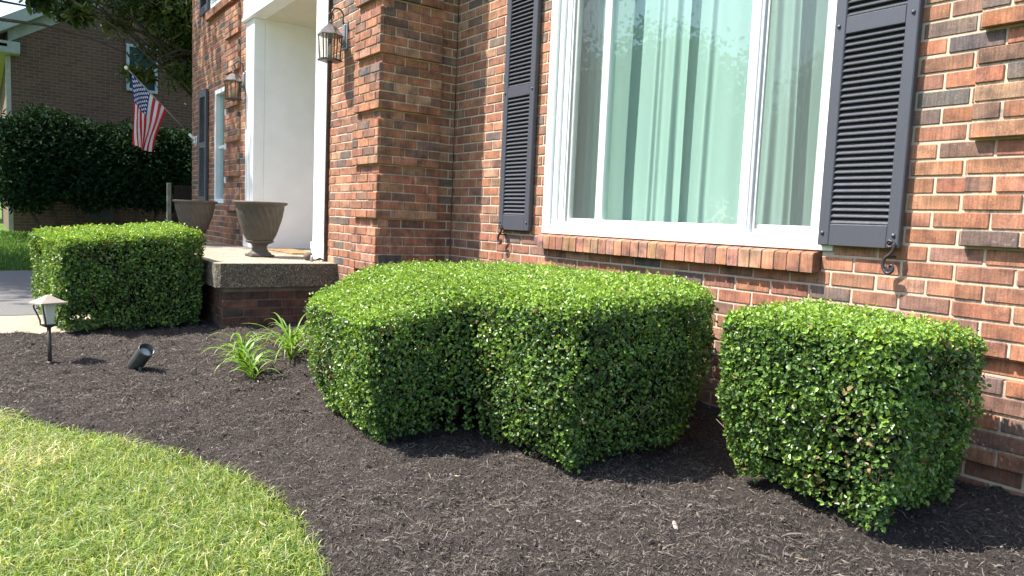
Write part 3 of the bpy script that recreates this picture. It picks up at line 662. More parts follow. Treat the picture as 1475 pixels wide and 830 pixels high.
# ------------------------------------------------------------------ flag
fl = empty('house_flag', (-7.22, YP, 1.9), 'American flag on an angled pole fixed to the brick wall', 'flag')
A = Vector((-7.22, YP-.02, 1.903)); B = Vector((-7.22, -1.513, 2.752)); dr_ = (B-A)
b = MB(); b.tube([A, B], .0085, 8); attach(b.build('pole', M['wood_pale'], fl), fl)
b = lump(.026, (1, 1, 1), 2); b.v = [(p[0]+B.x, p[1]+B.y, p[2]+B.z) for p in b.v]; b.c = [(.75, .72, .62)]*len(b.v); attach(b.build('finial', M['plain_tint'], fl), fl)
b = MB(); b.box(-7.27, -7.17, YP-.012, YP, 1.83, 1.96, .004)
for k in range(4):
    a = math.pi/4+k*math.pi/2; b.tube([(-7.22, YP-.02, 1.895), (-7.22+.06*math.cos(a), YP-.03, 1.895+.06*math.sin(a))], .014, 6)
b.tube([A+Vector((0, .01, -.01)), A+dr_*.09], .020, 8); attach(b.build('bracket', M['white'], fl), fl)
NS, NT = 53, 44; V = []; UV = []; 
for i in range(NT):
    t = i/(NT-1)
    for j in range(NS):
        s = j/(NS-1)                                # 0 = near the tip (union corner), 1 = near the wall
        h = A + dr_*(.94-.52*s)                     # point on the pole
        # drape: fly hangs down and gathers towards the middle
        foldc = A + dr_*.66
        y = h.y*(1-t**.9*.55) + (A.y+dr_.y*.86)*(t**.9*.55)
        z = h.z - t*(.88 + .06*(1-s) - .30*s)*1.0
        x = h.x + .070*math.sin(s*8.5+.6)*min(1, t*2.2+.12)*(1-.25*t) + .03*math.sin(s*31+t*4)*t
        V.append((x, y + .02*math.sin(s*9+t*5)*t, z)); UV.append((t, s))
Fq = [(i*NS+j, i*NS+j+1, (i+1)*NS+j+1, (i+1)*NS+j) for i in range(NT-1) for j in range(NS-1)]
cloth = raw('flag_cloth', np.array(V), np.array(Fq), 4, np.ones((len(V), 3)), M['white'], fl, smooth=True); attach(cloth, fl)
uvl = cloth.data.uv_layers.new(name='UVMap'); li = np.zeros(len(cloth.data.loops), np.int32); cloth.data.loops.foreach_get('vertex_index', li)
uvl.data.foreach_set('uv', np.array(UV, np.float32)[li].ravel())
m, nt, out = newmat('stars and stripes cloth'); uv = nt.nodes.new('ShaderNodeTexCoord'); sx = nt.nodes.new('ShaderNodeSeparateXYZ'); nt.links.new(uv.outputs['UV'], sx.inputs[0])
def math_(op, a, b=None, c=None):
    n = nt.nodes.new('ShaderNodeMath'); n.operation = op
    for i, q in enumerate((a, b, c)):
        if q is None: continue
        if hasattr(q, 'is_linked'): nt.links.new(q, n.inputs[i])
        else: n.inputs[i].default_value = q
    return n.outputs[0]
u, v = sx.outputs[0], sx.outputs[1]
red = math_('LESS_THAN', math_('FRACT', math_('MULTIPLY', v, 6.5)), .5)
cs = mix(nt, (.80, .78, .76), (.60, .02, .045), red)
gu = math_('MULTIPLY', u, 12/.4); gv = math_('MULTIPLY', v, 10/(7/13))
cu = math_('ROUND', gu); cv = math_('ROUND', gv)
du = math_('SUBTRACT', gu, cu); dv = math_('SUBTRACT', gv, cv)
dist = math_('SQRT', math_('ADD', math_('MULTIPLY', du, du), math_('MULTIPLY', dv, dv)))
par = math_('LESS_THAN', math_('ABSOLUTE', math_('SUBTRACT', math_('MODULO', math_('ADD', cu, cv), 2.0), 0.0)), .5)
inr = math_('MULTIPLY', math_('MULTIPLY', math_('GREATER_THAN', cu, .5), math_('LESS_THAN', cu, 11.5)), math_('MULTIPLY', math_('GREATER_THAN', cv, .5), math_('LESS_THAN', cv, 9.5)))
star = math_('MULTIPLY', math_('MULTIPLY', math_('LESS_THAN', dist, .48), par), inr)
un = mix(nt, (.018, .04, .22), (.75, .75, .75), star)
inu = math_('MULTIPLY', math_('LESS_THAN', u, .4), math_('LESS_THAN', v, 7/13))
col = mix(nt, cs, un, inu); p = node(nt, 'BsdfPrincipled'); tr = node(nt, 'BsdfTranslucent'); ms = node(nt, 'MixShader'); nt.links.new(col, p.inputs['Base Color']); nt.links.new(col, tr.inputs[0]); p.inputs['Roughness'].default_value = .7; ms.inputs[0].default_value = .45
nt.links.new(p.outputs[0], ms.inputs[1]); nt.links.new(tr.outputs[0], ms.inputs[2]); nt.links.new(ms.outputs[0], out.inputs[0]); cloth.data.materials[0] = m

# ------------------------------------------------------------------ path light and spotlight
pl = empty('path_light', (0, 0, 0), 'bronze lantern-topped path light standing in the mulch by the left hedge', 'path light')
b = MB(); b.tube([(0, 0, -.06), (0, 0, .235)], .0115, 10); b.lathe([(.02, .0), (.022, .012), (.013, .02)], 12); b.build('stake', M['iron'], pl)
b = MB(); b.lathe([(.026, .245), (.034, .30), (.041, .365)], 4, phase=math.pi/4, smooth=False); b.build('lens', M['frost'], pl)
b = MB(); b.lathe([(.012, .232), (.040, .240), (.040, .246), (.02, .247)], 4, phase=math.pi/4, smooth=False)
for k in range(4):
    a = k*math.pi/2+math.pi/4; ca, sa = math.cos(a), math.sin(a)
    b.tube([(.012*ca, .012*sa, .228), (.045*ca, .045*sa, .243), (.047*ca, .047*sa, .27), (.062*ca, .062*sa, .31), (.078*ca, .078*sa, .345), (.078*ca, .078*sa, .372)], .0048, 6)
b.build('cage', M['iron'], pl)
b = MB(); b.lathe([(.105, .368), (.106, .375), (.104, .379), (.055, .400), (.012, .421), (.002, .424)], 4, phase=math.pi/4, smooth=False, col=(.34, .29, .24)); b.build('cap', M['plain_tint'], pl)
pl.location = (-1.418, -2.752, mulch_h(-1.418, -2.752)-.012); pl.rotation_euler = (0, R(-1.5), R(22))
so = empty('ground_spotlight', (0, 0, 0), 'dark cylindrical spotlight tilted upward in the mulch', 'spotlight')
dirv = Vector((.58, .22, .56)).normalized(); q = Vector((0, 0, 1)).rotation_difference(dirv).to_matrix()
b = MB(); b.lathe([(.005, -.075), (.030, -.074), (.037, -.066), (.039, .0), (.040, .070), (.042, .086), (.042, .092), (.037, .0925), (.036, .06), (.030, .058)], 32, mat=q); b.build('body', M['black_plastic'], so)
b = MB(); b.lathe([(.001, .0585), (.034, .059), (.034, .062), (.022, .066), (.001, .067)], 24, mat=q); b.build('lens', M['frost'], so)
b = MB(); b.tube([(0, 0, -.02), (.01, .0, -.06), (.01, 0, -.12)], .010, 8); b.build('stake', M['black_plastic'], so)
so.location = (-.97, -2.33, .068); so.scale = (1.1, 1.1, 1.1)

# ------------------------------------------------------------------ hedges
def poly_sample(poly, n):
    P = np.array(poly); Q = np.roll(P, -1, 0); L = np.linalg.norm(Q-P, axis=1); cs = np.cumsum(L)/L.sum(); t = rng.random(n); k = np.searchsorted(cs, t)
    f = rng.random(n)[:, None]; pos = P[k]*(1-f)+Q[k]*f; d = (Q-P)/L[:, None]; nrm = np.c_[d[:, 1], -d[:, 0]][k]; return pos, nrm, L.sum()
def inpoly(x, y, poly):
    r = np.zeros(len(x), bool); n = len(poly)
    for i in range(n):
        x1, y1 = poly[i]; x2, y2 = poly[(i+1) % n]
        c = ((y1 > y) != (y2 > y)) & (x < (x2-x1)*(y-y1)/(y2-y1+1e-12)+x1); r ^= c
    return r
def edge_info(x, y, poly):
    """distance to the outline and the outward direction there"""
    P = np.array(poly); Q = np.roll(P, -1, 0); best = np.full(len(x), 1e9); nv = np.zeros((len(x), 2))
    for a, c in zip(P, Q):
        d = c-a; L = np.hypot(*d); t = np.clip(((x-a[0])*d[0]+(y-a[1])*d[1])/L**2, 0, 1); dx = x-(a[0]+t*d[0]); dy = y-(a[1]+t*d[1]); ds = np.hypot(dx, dy)
        k = ds < best; best[k] = ds[k]; nv[k] = np.array([d[1], -d[0]])/L
    return best, nv
def roundpoly(poly, r=.07, n=5):
    out = []; m = len(poly)
    for i in range(m):
        p = np.array(poly[i]); a = np.array(poly[i-1]); c = np.array(poly[(i+1) % m]); da = (a-p)/np.hypot(*(a-p)); dc = (c-p)/np.hypot(*(c-p))
        for k in range(n+1):
            t = k/n; out.append(tuple((p+da*r)*(1-t)**2 + p*2*t*(1-t) + (p+dc*r)*t**2))
    return out
def hedge(name, poly, top, zb, n_side, n_top, leafL, label, taper=.07, sun=1.0, ground=mulch_h, seed=0, group=None, rr=.055):
    """poly counter-clockwise; top(x,y) gives the height of the clipped top"""
    poly = roundpoly(poly, rr); cen = np.mean(poly, 0)
    root = empty(name, (cen[0], cen[1], 0), label, 'hedge', group)
    er = .052
    # sides
    pos, nr, per = poly_sample(poly, n_side); tz = top(pos[:, 0], pos[:, 1]); h = rng.random(n_side)**.92
    zlow = zb + .05*vnoise(pos[:, 0]*9, pos[:, 1]*9, seed+5)
    z = zlow + h*(tz-zlow); dt = tz-z; ins = np.where(dt < er, er-np.sqrt(np.maximum(er**2-(er-dt)**2, 0)), 0)
    tap = taper*(1-np.clip(h*1.6, 0, 1))**1.6
    lump_ = .030*vnoise((pos[:, 0]+pos[:, 1])*5, z*5, seed)+.022*vnoise((pos[:, 0]-pos[:, 1])*14, z*14, seed+1)
    depth = rng.exponential(.027, n_side) - .008; shoot = rng.random(n_side) < .04; depth[shoot] -= rng.uniform(.0, .022, shoot.sum())
    off = -(ins+tap) + lump_ - depth
    P1 = np.c_[pos + nr*off[:, None], z]; N1 = np.c_[nr, np.where(dt < er, (er-dt)/er*1.2, .18)]
    d1 = depth
    # top
    lo = np.min(poly, 0); hi = np.max(poly, 0); xy = rng.uniform(lo, hi, (int(n_top*1.5), 2)); xy = xy[inpoly(xy[:, 0], xy[:, 1], poly)][:n_top]; n2 = len(xy)
    ds, nv = edge_info(xy[:, 0], xy[:, 1], poly); drop = np.where(ds < er, er-np.sqrt(np.maximum(er**2-(er-ds)**2, 0)), 0)
    depth2 = rng.exponential(.016, n2)-.005; sh2 = rng.random(n2) < .09; depth2[sh2] -= rng.uniform(0, .026, sh2.sum())
    z2 = top(xy[:, 0], xy[:, 1]) - drop - depth2 + .02*vnoise(xy[:, 0]*7, xy[:, 1]*7, seed+2) + .012*vnoise(xy[:, 0]*22, xy[:, 1]*22, seed+3)
    P2 = np.c_[xy, z2]; N2 = np.c_[nv*np.where(ds < er, (er-ds)/er, 0)[:, None], np.ones(n2)]
    P = np.concatenate([P1, P2]); N = unit(np.concatenate([N1, N2])); dep = np.concatenate([d1, depth2]); n = len(P)
    istop = np.concatenate([dt/er < .8, np.ones(n2, bool)])
    Nn = unit(N*.60 + rng.normal(0, .62, (n, 3)) + np.array([0, 0, .22]))
    D = unit(N*.55 + rng.normal(0, .75, (n, 3)) + np.array([0, 0, .25]))
    L = leafL*rng.uniform(.65, 1.3, n)*np.where(istop, .86, 1.0); W = L*rng.uniform(.60, .84, n)
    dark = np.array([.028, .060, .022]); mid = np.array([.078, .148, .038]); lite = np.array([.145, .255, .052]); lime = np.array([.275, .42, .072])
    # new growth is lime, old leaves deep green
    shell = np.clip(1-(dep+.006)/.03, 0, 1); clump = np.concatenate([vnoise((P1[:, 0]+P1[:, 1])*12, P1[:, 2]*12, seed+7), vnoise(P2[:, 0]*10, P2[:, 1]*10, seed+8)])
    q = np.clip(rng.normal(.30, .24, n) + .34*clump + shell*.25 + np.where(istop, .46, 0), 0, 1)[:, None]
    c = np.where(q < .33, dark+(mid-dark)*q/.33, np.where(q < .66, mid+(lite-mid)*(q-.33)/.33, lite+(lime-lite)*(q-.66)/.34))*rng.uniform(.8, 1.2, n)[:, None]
    thin = np.concatenate([vnoise((P1[:, 0]+P1[:, 1])*6, P1[:, 2]*3.5, seed+12), np.full(n2, -.5)]); br = rng.random(n) < np.where(thin > .26, .10, .010); c[br] = np.array([.34, .24, .12])*rng.uniform(.5, 1.2, br.sum())[:, None]
    P[:, 0] -= cen[0]; P[:, 1] -= cen[1]
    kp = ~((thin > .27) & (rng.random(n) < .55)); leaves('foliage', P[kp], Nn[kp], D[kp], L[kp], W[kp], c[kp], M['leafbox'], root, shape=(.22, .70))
    # core
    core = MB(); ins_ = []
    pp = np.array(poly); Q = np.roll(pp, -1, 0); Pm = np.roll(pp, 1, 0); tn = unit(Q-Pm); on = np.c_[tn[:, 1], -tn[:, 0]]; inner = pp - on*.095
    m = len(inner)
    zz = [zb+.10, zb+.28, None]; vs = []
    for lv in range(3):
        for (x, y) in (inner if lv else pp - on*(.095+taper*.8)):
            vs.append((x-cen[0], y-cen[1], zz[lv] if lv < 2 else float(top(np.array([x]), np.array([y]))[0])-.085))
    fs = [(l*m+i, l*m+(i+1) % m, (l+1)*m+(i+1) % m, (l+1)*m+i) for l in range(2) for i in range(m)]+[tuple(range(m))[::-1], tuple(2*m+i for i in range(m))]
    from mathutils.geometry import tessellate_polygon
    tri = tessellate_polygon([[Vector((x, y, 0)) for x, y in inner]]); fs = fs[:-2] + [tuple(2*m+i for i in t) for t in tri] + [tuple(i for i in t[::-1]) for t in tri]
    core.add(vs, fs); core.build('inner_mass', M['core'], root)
    # stems: short trunks to the soil and twigs showing through the clipped faces
    b = MB(); k = max(4, int(per*2.2)); xy = rng.uniform(lo, hi, (600, 2)); xy = xy[inpoly(xy[:, 0], xy[:, 1], poly)]; de, _ = edge_info(xy[:, 0], xy[:, 1], poly); xy = xy[de > .21][:k]
    for x, y in xy:
        g = float(ground(np.array([x]), np.array([y]))[0]); r0 = random.uniform(.010, .018)
        for q in range(3): b.tube([(x-cen[0], y-cen[1], g-.03), (x-cen[0]+random.uniform(-.02, .02), y-cen[1]+random.uniform(-.02, .02), g+.05), (x-cen[0]+random.uniform(-.11, .11), y-cen[1]+random.uniform(-.11, .11), zb+.24)], [r0, r0*.7, r0*.4], 7)
    pos, nr, _ = poly_sample(poly, int(per*110))
    for (x, y), (nx, ny) in zip(pos, nr):
        z = random.uniform(zb+.17, float(top(np.array([x]), np.array([y]))[0])-.06); a = Vector((x-nx*.075, y-ny*.075, z-.07)); e = Vector((x-nx*random.uniform(.004, .04), y-ny*random.uniform(.004, .04), z)) + Vector((random.uniform(-.04, .04), random.uniform(-.03, .03), random.uniform(0, .06)))
        o3 = Vector((cen[0], cen[1], 0)); b.tube([a-o3, (a+e)/2-o3+Vector((0, 0, .008)), e-o3], [.0020, .0016, .0008], 4)
    b.build('twigs', M['twig'], root)
    return root
def bil(pts):
    A_ = np.array([[x, y, x*y, 1] for x, y, z in pts]); co = np.linalg.lstsq(A_, np.array([z for _, _, z in pts]), rcond=None)[0]
    return lambda x, y: co[0]*x+co[1]*y+co[2]*x*y+co[3]
hedge('boxwood_hedge', [(2.01, -.24), (1.99, -.82), (2.675, -.83), (2.675, -.22)], bil([(1.95, -.82, .665), (2.66, -.84, .695), (2.66, -.22, .65), (1.95, -.24, .70)]), .055, 40000, 14000, .0172,
      'square boxwood hedge at right, standing alone nearest the camera', seed=1, taper=.10)
hp = [(-.34, -.80), (-.16, -1.30), (.20, -1.78), (1.13, -1.84), (1.12, -1.38), (1.77, -1.34), (1.74, -.52), (1.16, -.16), (-.15, -.26)]
hedge('boxwood_hedge', hp, lambda x, y: .552 + .125*smooth(-1.85, -1.15, y) + .02*smooth(0, 1.6, x) + .02*smooth(-1.1, -.3, y), .035, 60000, 46000, .0158,
      'long L-shaped boxwood hedge below the window with a notch in its front', seed=2, taper=.11, rr=.13)
hedge('boxwood_hedge', [(-2.38, -2.62), (-2.34, -1.66), (-3.33, -1.70), (-3.44, -2.75)], bil([(-2.4, -2.62, .70), (-2.4, -1.66, .785), (-3.35, -1.70, .825), (-3.44, -2.75, .735)]), .04, 34000, 16000, .021,
      'box-shaped boxwood hedge at left in front of the porch corner', seed=3, taper=.05)

# ------------------------------------------------------------------ daylilies
def lily(loc, fans, label, seed):
    r_ = random.Random(seed); V = []; Fs = []; Cc = []
    for (fx, fy, k, L0) in fans:
        base_dir = r_.uniform(0, 6.28)
        for i in range(k):
            th = r_.uniform(0, 2*math.pi); L = L0*r_.uniform(.6, 1.15); w = r_.uniform(.0045, .0085); el = r_.uniform(R(50), R(84)); droop = r_.uniform(1.3, 2.6)
            p = Vector((fx+r_.uniform(-.015, .015), fy+r_.uniform(-.015, .015), -.01)); d = Vector((math.cos(th), math.sin(th), 0)); sd = Vector((-d.y, d.x, 0)); n = 9; b0 = len(V)
            for s in range(n+1):
                t = s/n; e = el - droop*t**1.4; ww = w*(.75+.6*t)*(1-t**3)*1.0 + .0006
                nrm = (d*-math.sin(e)+Vector((0, 0, math.cos(e))))
                V += [p - sd*ww/1.0 + nrm*ww*.5, p, p + sd*ww + nrm*ww*.5]
                g = (.16, .30, .045) if r_.random() < .7 else (.20, .34, .07)
                tip = max(0, (t-.85)/.15); cc = [g[q_]*(1-tip)+(.34, .30, .16)[q_]*tip for q_ in range(3)]; Cc += [cc]*3
                p = p + (d*math.cos(e)+Vector((0, 0, math.sin(e))))*(L/n)
            for s in range(n):
                a = b0+s*3; Fs += [(a, a+1, a+4, a+3), (a+1, a+2, a+5, a+4)]
    o = raw('daylily', np.array(V), np.array(Fs), 4, np.array(Cc), M['lily'], smooth=True); o.location = (loc[0], loc[1], float(mulch_h(np.array([loc[0]]), np.array([loc[1]]))[0])); tag(o, label, 'plant', 'daylily clumps in the mulch'); return o
lily((-.50, -1.82), [(0, 0, 15, .26), (-.22, .02, 18, .32), (-.44, .06, 24, .40), (-.12, .03, 12, .28)], 'strappy green daylily clump in the open mulch before the porch', 4)
lily((-1.02, -1.43), [(0, 0, 26, .40), (.16, -.04, 22, .38), (-.14, .08, 16, .36)], 'strappy daylily clump against the left end of the long hedge', 9)

# small loose bits on the mulch
def bit(name, x, y, s, col, label, cat, flatz=.4, el=1.6, rz=0, tilt=0):
    b = lump(s, (1, 1, flatz), int(x*100) % 17+1, 10); b.v = [(p[0]*el, p[1], p[2]) for p in b.v]; b.c = [col]*len(b.v)
    o = b.build(name, M['plain_tint']); o.location = (x, y, float(mulch_h(np.array([x]), np.array([y]))[0])+s*flatz*.7); o.rotation_euler = (0, tilt, rz); tag(o, label, cat); return o
bit('wood_chip', 2.22, -1.27, .009, (.38, .30, .25), 'pale pinkish wood chip on the mulch between the long hedge and the right hedge', 'wood chip', .35, 2.0, -.45, .55)
bit('pebble', 2.025, -1.511, .008, (.26, .235, .21), 'small grey pebble on the mulch below the long hedge', 'pebble', .5, 1.4, .3)
bit('wood_chip', 2.559, -1.093, .006, (.26, .21, .14), 'short tan wood sliver lying in front of the right hedge', 'wood chip', .3, 3.2, .5)
bit('wood_chip', 1.512, -2.37, .005, (.30, .26, .19), 'thin tan wood sliver beside the lawn edge', 'wood chip', .3, 5, .15)
bit('yellow_leaf', 1.44, -1.62, .006, (.55, .50, .18), 'small fallen yellow leaf below the notch of the long hedge', 'fallen leaf', .25, 1.3, 2)

# ------------------------------------------------------------------ neighbouring house
NX, NY = -15.0, -2.62
nb = empty('neighbour_house', (NX-4, 1.5, 0), 'brown brick gabled house in shade beyond the driveway', 'house')
SL = .62; RY = 3.4; EZ = 4.42
def gz(y): return EZ + SL*(y-NY) if y < RY else EZ + SL*(2*RY-NY-y)
b = MB(); b.prism([(NY, .0), (2*RY-NY, .0), (2*RY-NY, EZ), (RY, gz(RY)), (NY, EZ)], NX-9, NX, 'x'); attach(b.build('wall', M['farbrick'], nb), nb)
b = MB(); yo = NY-.45; zo = EZ-.45*SL
b.prism([(yo, zo+.10), (RY, gz(RY)+.10), (2*RY-yo, zo+.10), (2*RY-yo, zo+.26), (RY, gz(RY)+.27), (yo, zo+.26)], NX-9.3, NX+.34, 'x'); rf = attach(b.build('roof', M['roof'], nb), nb)
b = MB(); gw = (.42, .47, .42)
b.prism([(yo, zo-.02), (RY, gz(RY)-.02), (RY, gz(RY)+.24), (yo, zo+.24)], NX+.342, NX+.37, 'x', col=gw)
b.prism([(2*RY-yo, zo-.02), (RY+.001, gz(RY)-.02), (RY+.001, gz(RY)+.24), (2*RY-yo, zo+.24)], NX+.342, NX+.37, 'x', col=gw)
b.prism([(yo+.02, zo-.0), (RY, gz(RY)+.02), (RY, gz(RY)+.08), (yo+.02, zo+.06)], NX+.0, NX+.34, 'x', col=(.35, .38, .32))
b.prism([(NY+.02, EZ-.22), (RY, gz(RY)-.25), (RY, gz(RY)-.01), (NY+.02, EZ-.0)], NX+.003, NX+.03, 'x', col=(.38, .43, .37)); attach(b.build('rake_board', M['plain_tint'], nb), nb)
b = MB(); b.box(NX-.2, NX+.30, yo, NY+.22, EZ-.48, EZ-.24, .01, col=(.40, .44, .38)); b.box(NX-9, NX+.3, yo, NY, EZ-.36, EZ-.30, col=(.45, .42, .28)); attach(b.build('soffit', M['plain_tint'], nb), nb)
b = MB(); b.box(NX-.12, NX+.012, NY-.03, NY+.06, .0, EZ-.45, .003, col=(.46, .46, .38)); attach(b.build('corner_board', M['plain_tint'], nb), nb)
b = MB(); b.tube([(NX-.3, yo+.06, EZ-.4), (NX-.3, yo+.06, .25)], .05, 8, col=(.55, .55, .5)); attach(b.build('downspout', M['plain_tint'], nb), nb)
def nwin(y0, y1, z0, z1, sill=True, col=(.50, .56, .58)):
    b = MB(); f = .06
    for q in ((y0, y0+f, z0, z1), (y1-f, y1, z0, z1), (y0+f, y1-f, z0, z0+f), (y0+f, y1-f, z1-f, z1), (y0+f, y1-f, (z0+z1)/2-.025, (z0+z1)/2+.025)): b.box(NX+.002, NX+.06, q[0], q[1], q[2], q[3], .004, col=col)
    w = attach(b.build('window', M['plain_tint'], nb), nb)
    b = MB(); b.box(NX+.004, NX+.02, y0+f, y1-f, z0+f, z1-f, col=(.05, .08, .09)); b.build('glass_pane', M['dark_glass'], w)
m, nt, out = newmat('dark reflective pane'); p = node(nt, 'BsdfPrincipled'); p.inputs['Base Color'].default_value = (.03, .07, .075, 1); p.inputs['Roughness'].default_value = .05; p.inputs['Specular IOR Level'].default_value = .8
nt.links.new(p.outputs[0], out.inputs[0]); M['dark_glass'] = m
nwin(-.42, .22, 3.52, 4.55); nwin(-1.2, -.70, .62, .80, col=(.12, .13, .15)); nwin(2.2, 3.2, 1.2, 2.6)
# fence gate between the houses
g = empty('side_gate', (-11, .2, .2), 'dark wooden side gate with a pale post between the two houses', 'gate')
b = MB()
for k in range(14): b.box(-11.02, -11, -.20+k*.125, -.085+k*.125, .22, 1.36, .004)
b.box(-11.06, -11.021, -.22, 1.5, .5, .6); b.box(-11.06, -11.021, -.22, 1.5, 1.1, 1.2); attach(b.build('board_panel', M['wood_dark'], g), g)
b = MB(); b.box(-11.05, -10.98, -.32, -.25, .1, 1.40, .006); attach(b.build('post', M['wood_pale'], g), g)

# ------------------------------------------------------------------ trees and shrubs
def crown_points(n, clusters):
    cl = np.array(clusters); k = rng.integers(0, len(cl), n); r = rng.normal(0, 1, (n, 3)); return cl[k, :3] + r*cl[k, 3:4]*np.array([1, 1, .75]), k
def make_tree(name, loc, H, trunk_h, crown_c, crown_r, ncl, nleaf, leafL, leafW, cols, label, seed, cl_r=.28, droop=-.3, extra=(), group=None, trunk_r=.16, limbs=True):
    r_ = random.Random(seed); root = empty(name, loc, label, 'tree', group); cls = []
    for i in range(ncl):
        while True:
            v = Vector((r_.uniform(-1, 1), r_.uniform(-1, 1), r_.uniform(-1, 1)))
            if .25 < v.length < 1: break
        v = v*(.55+.45*v.length)/max(v.length, .6) if False else v
        cls.append((crown_c[0]+v.x*crown_r[0], crown_c[1]+v.y*crown_r[1], crown_c[2]+v.z*crown_r[2], cl_r*r_.uniform(.6, 1.3)))
    cls += list(extra); b = MB(); tp = Vector((0, 0, -.1)); pts = [tp]
    for i in range(1, 7): pts.append(Vector((r_.uniform(-.12, .12)*i*.4, r_.uniform(-.12, .12)*i*.4, trunk_h*i/6+ (crown_c[2]-trunk_h)*.5*(i/6)**2)))
    b.tube(pts, [trunk_r*(1-.11*i) for i in range(7)], 10)
    tr = b.build('trunk', M['bark'], root)
    if limbs:
        b = MB()
        for (x, y, z, r) in cls:
            a = pts[r_.randint(3, 6)]; e = Vector((x, y, z)); mid = (a+e)/2 + Vector((r_.uniform(-.2, .2), r_.uniform(-.2, .2), .25)); mid2 = (mid+e)/2+Vector((r_.uniform(-.1, .1), r_.uniform(-.1, .1), .08))
            b.tube([a, mid, mid2, e], [trunk_r*.22, trunk_r*.14, trunk_r*.08, trunk_r*.03], 5)
        b.build('limbs', M['bark'], root)
    P, k = crown_points(nleaf, cls); n = nleaf; N = unit(rng.normal(0, 1, (n, 3))+np.array([0, 0, .5])); D = unit(rng.normal(0, .8, (n, 3))+np.array([0, 0, droop])); L = leafL*rng.uniform(.6, 1.3, n); W = leafW*rng.uniform(.7, 1.2, n)
    ca = np.array(cols); q = rng.random(len(cls))[k]*.5+rng.random(n)*.5; c = ca[np.clip((q*len(ca)).astype(int), 0, len(ca)-1)]*rng.uniform(.7, 1.25, n)[:, None]
    leaves('crown', P, N, D, L, W, c, M['leaftree'], root); return root
G1 = [(.030, .055, .018), (.045, .085, .022), (.085, .13, .03), (.13, .15, .04), (.15, .14, .05)]
# tree between the two houses: crown hangs in front of the neighbour's gable
ex = [(.35, -1.75, 2.98, .07), (.5, -1.65, 2.93, .06), (.2, -1.5, 3.0, .06), (.3, -2.55, 3.95, .09), (.2, -2.7, 3.8, .06)]
for i in range(10): ex.append((random.uniform(-.3, .8), random.uniform(-3.1, -1.6), random.uniform(3.75, 4.5), .13))
for i in range(34):
    yy = random.uniform(-1.75, .3); ex.append((random.uniform(-.5, .6), yy, random.uniform(3.0+.25*max(0, -yy-.6), 4.4), .15))
make_tree('leafy_tree', (-10.6, .75, .2), 7, 3.6, (0, .0, 5.0), (1.9, 1.75, 1.75), 120, 34000, .13, .035, G1, 'long-leaved tree hanging before the gable of the neighbouring house', 3, .24, -.55, extra=ex)
# tall tree outside the picture at left whose low limb crosses the gable
t2 = make_tree('shade_tree', (-10.5, -6.2, .2), 12, 5.5, (-.4, .1, 8.6), (3.2, 3.0, 2.9), 150, 30000, .15, .075, G1, 'tall shade tree left of the driveway with a long dark limb across the gable', 8, .42, -.2, trunk_r=.24, extra=[(1.0, 3.0, 4.1, .16), (1.0, 3.25, 4.15, .14), (.9, 2.8, 3.7, .10), (1.1, 3.6, 4.2, .14), (1.0, 3.3, 3.95, .10), (1.0, 3.9, 3.75, .08), (1.0, 3.1, 4.1, .12), (1.0, 4.4, 3.6, .06)])
b = MB(); b.tube([(0, 0, 4.3), (.4, 1.3, 3.9), (.8, 2.6, 3.5), (1.0, 3.4, 3.36), (1.0, 3.9, 3.38), (1.0, 4.55, 3.29), (1.0, 5.1, 3.12)], [.06, .05, .035, .026, .020, .015, .006], 7)
b.tube([(0, 0, 5.0), (.6, 2.4, 4.4), (1.0, 3.8, 4.05), (1.0, 4.3, 3.80), (1.0, 4.9, 3.5), (1.0, 5.55, 2.95), (1.0, 5.95, 2.65)], [.05, .04, .025, .020, .016, .012, .005], 7)
b.tube([(.6, 2.4, 4.4), (1.0, 3.4, 4.3), (1.1, 4.2, 3.9), (1.1, 4.9, 3.75)], [.02, .015, .012, .004], 6); b.build('limbs', M['bark'], t2)
# dark shrub along the neighbour's wall
sh = empty('large_shrub', (-13.6, -.8, .25), 'wide dark green shrub against the neighbouring brick wall', 'shrub')
n = 34000; u = rng.uniform(-2.1, 1.75, n); top_ = 2.45+.30*vnoise(u*1.6, u*0, 31)+.12*vnoise(u*6, u*0, 32)-.25*np.clip(-u-1.5, 0, 1); bot = .62+.30*vnoise(u*2, u*0+4, 33)
f = rng.random(n); z = bot+(top_-bot)*f**.85; dd = rng.uniform(-.9, .9, n)*np.sqrt(np.clip(1-((f-.45)/.62)**2, .05, 1))
P = np.c_[dd+.1*rng.normal(0, 1, n), u, z]; P[:, :] += .05*rng.normal(0, 1, (n, 3))
c = np.array([(.015, .034, .017), (.020, .045, .020), (.028, .060, .025)])[rng.integers(0, 3, n)]*rng.uniform(.7, 1.3, n)[:, None]
leaves('foliage', P, unit(rng.normal(0, .6, (n, 3))+np.array([.3, -.2, .8])), unit(rng.normal(0, .6, (n, 3))+np.array([.2, 0, -.1])), rng.uniform(.07, .14, n), rng.uniform(.03, .05, n), c, M['leafdark'], sh)
b = MB()
for k in range(9):
    y = -1.7+k*.42; b.tube([(0, y*.7, -.1), (.05, y*.9, .5), (random.uniform(-.2, .3), y, 1.3), (random.uniform(-.3, .4), y*1.1, 2.0)], [.045, .035, .025, .01], 6)
b.build('stems', M['bark'], sh)
# bright foliage far behind at the left edge
make_tree('garden_tree', (-27, -6.2, .2), 8, 1.6, (0, .2, 4.6), (2.8, 2.6, 3.9), 120, 12000, .22, .13, [(.05, .11, .02), (.08, .16, .03), (.12, .2, .04)], 'sunlit green tree far behind the left edge of the neighbouring house', 12, .5, -.1)
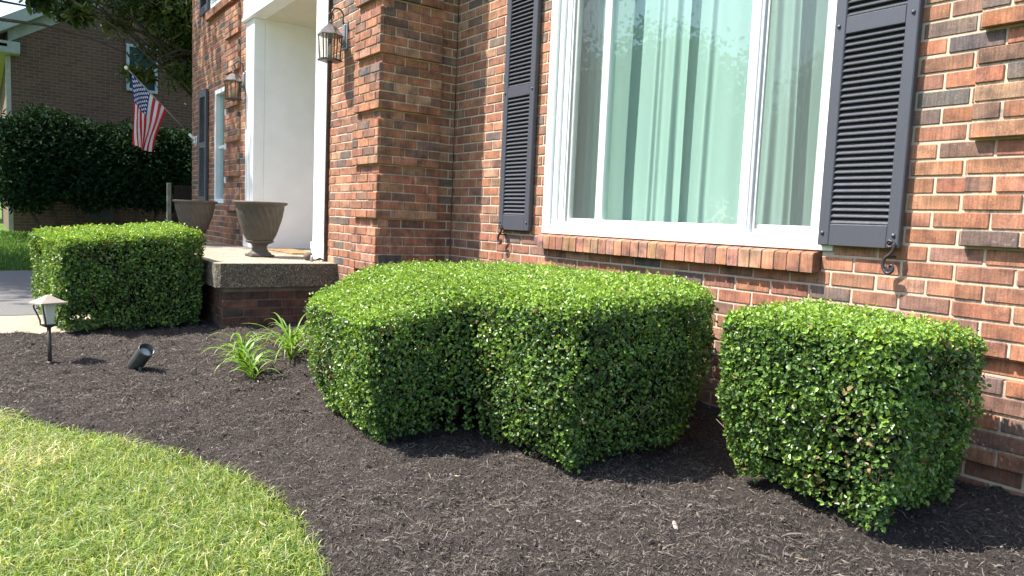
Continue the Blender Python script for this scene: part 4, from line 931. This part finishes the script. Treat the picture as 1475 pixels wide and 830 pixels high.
# trees across the street, seen only in the window glass
tt = make_tree('street_tree', (-19, -21, 0), 9, 1.5, (0, 0, 5.0), (3.7, 3.7, 4.6), 170, 26000, .22, .15, [(.025, .06, .015), (.04, .09, .02), (.07, .13, .03)], 'round green trees across the street behind the camera', 20, .7, 0, group='trees across the street')
for (x, y, s) in ((-10, -24, .72), (-28, -20, 1.25), (-3.5, -27, .82), (4, -25, .9), (-15, -30, 1.0), (-38, -26, 1.2), (-23.5, -25, .8), (-14, -23, .6), (-6.5, -28, .8), (-30, -30, 1.0)):
    r = tt.copy(); C.objects.link(r); r.location = (x, y, 0); r.scale = (s, s, s); r.rotation_euler = (0, 0, x)
    for ch in list(tt.children): c_ = ch.copy(); C.objects.link(c_); c_.parent = r

# ------------------------------------------------------------------ light, sky, camera
sc = bpy.context.scene
sdir = Vector((.51, .86, -1.45)).normalized()     # direction the sunlight travels
L = bpy.data.lights.new('sun', 'SUN'); L.energy = 4.4; L.angle = R(.53); L.color = (1, .955, .89)
lo = bpy.data.objects.new('sun', L); C.objects.link(lo); lo.rotation_euler = sdir.to_track_quat('-Z', 'Y').to_euler(); lo.location = (-6, -10, 16)
w = bpy.data.worlds.new('World'); sc.world = w; w.use_nodes = True; nt = w.node_tree; nt.nodes.clear()
sky = nt.nodes.new('ShaderNodeTexSky'); sky.sky_type = 'NISHITA'; sky.sun_disc = False; sky.sun_elevation = math.asin(-sdir.z); sky.sun_rotation = math.atan2(-sdir.x, -sdir.y)
sky.air_density = 1.0; sky.dust_density = 1.5; sky.ozone_density = 1.0
bg = nt.nodes.new('ShaderNodeBackground'); bg.inputs[1].default_value = .15; o = nt.nodes.new('ShaderNodeOutputWorld'); nt.links.new(sky.outputs[0], bg.inputs[0]); nt.links.new(bg.outputs[0], o.inputs[0])
cd = bpy.data.cameras.new('camera'); cam = bpy.data.objects.new('camera', cd); C.objects.link(cam)
cd.sensor_width = 36; cd.lens = 25.675; cd.clip_start = .05; cd.clip_end = 3000
rows = [[0.58296029242237, 0.8113529671585817, 0.04317013020353582], [0.09910676186048523, -0.01827189262711923, -0.9949090348837687], [-0.806433597522049, 0.5842709137230676, -0.09106235316999924]]
r_, d_, f_ = [Vector(v) for v in rows]
mw = Matrix(((r_.x, -d_.x, -f_.x, 3.73492), (r_.y, -d_.y, -f_.y, -3.05729), (r_.z, -d_.z, -f_.z, .97110), (0, 0, 0, 1)))
cam.matrix_world = mw; sc.camera = cam
sc.view_settings.view_transform = 'Standard'; sc.view_settings.look = 'None'; sc.view_settings.exposure = 1.38; sc.view_settings.gamma = 1
sc.render.engine = 'CYCLES'; sc.cycles.max_bounces = 8; sc.cycles.transparent_max_bounces = 12; sc.cycles.caustics_reflective = False; sc.cycles.caustics_refractive = False
sc.cycles.use_denoising = True
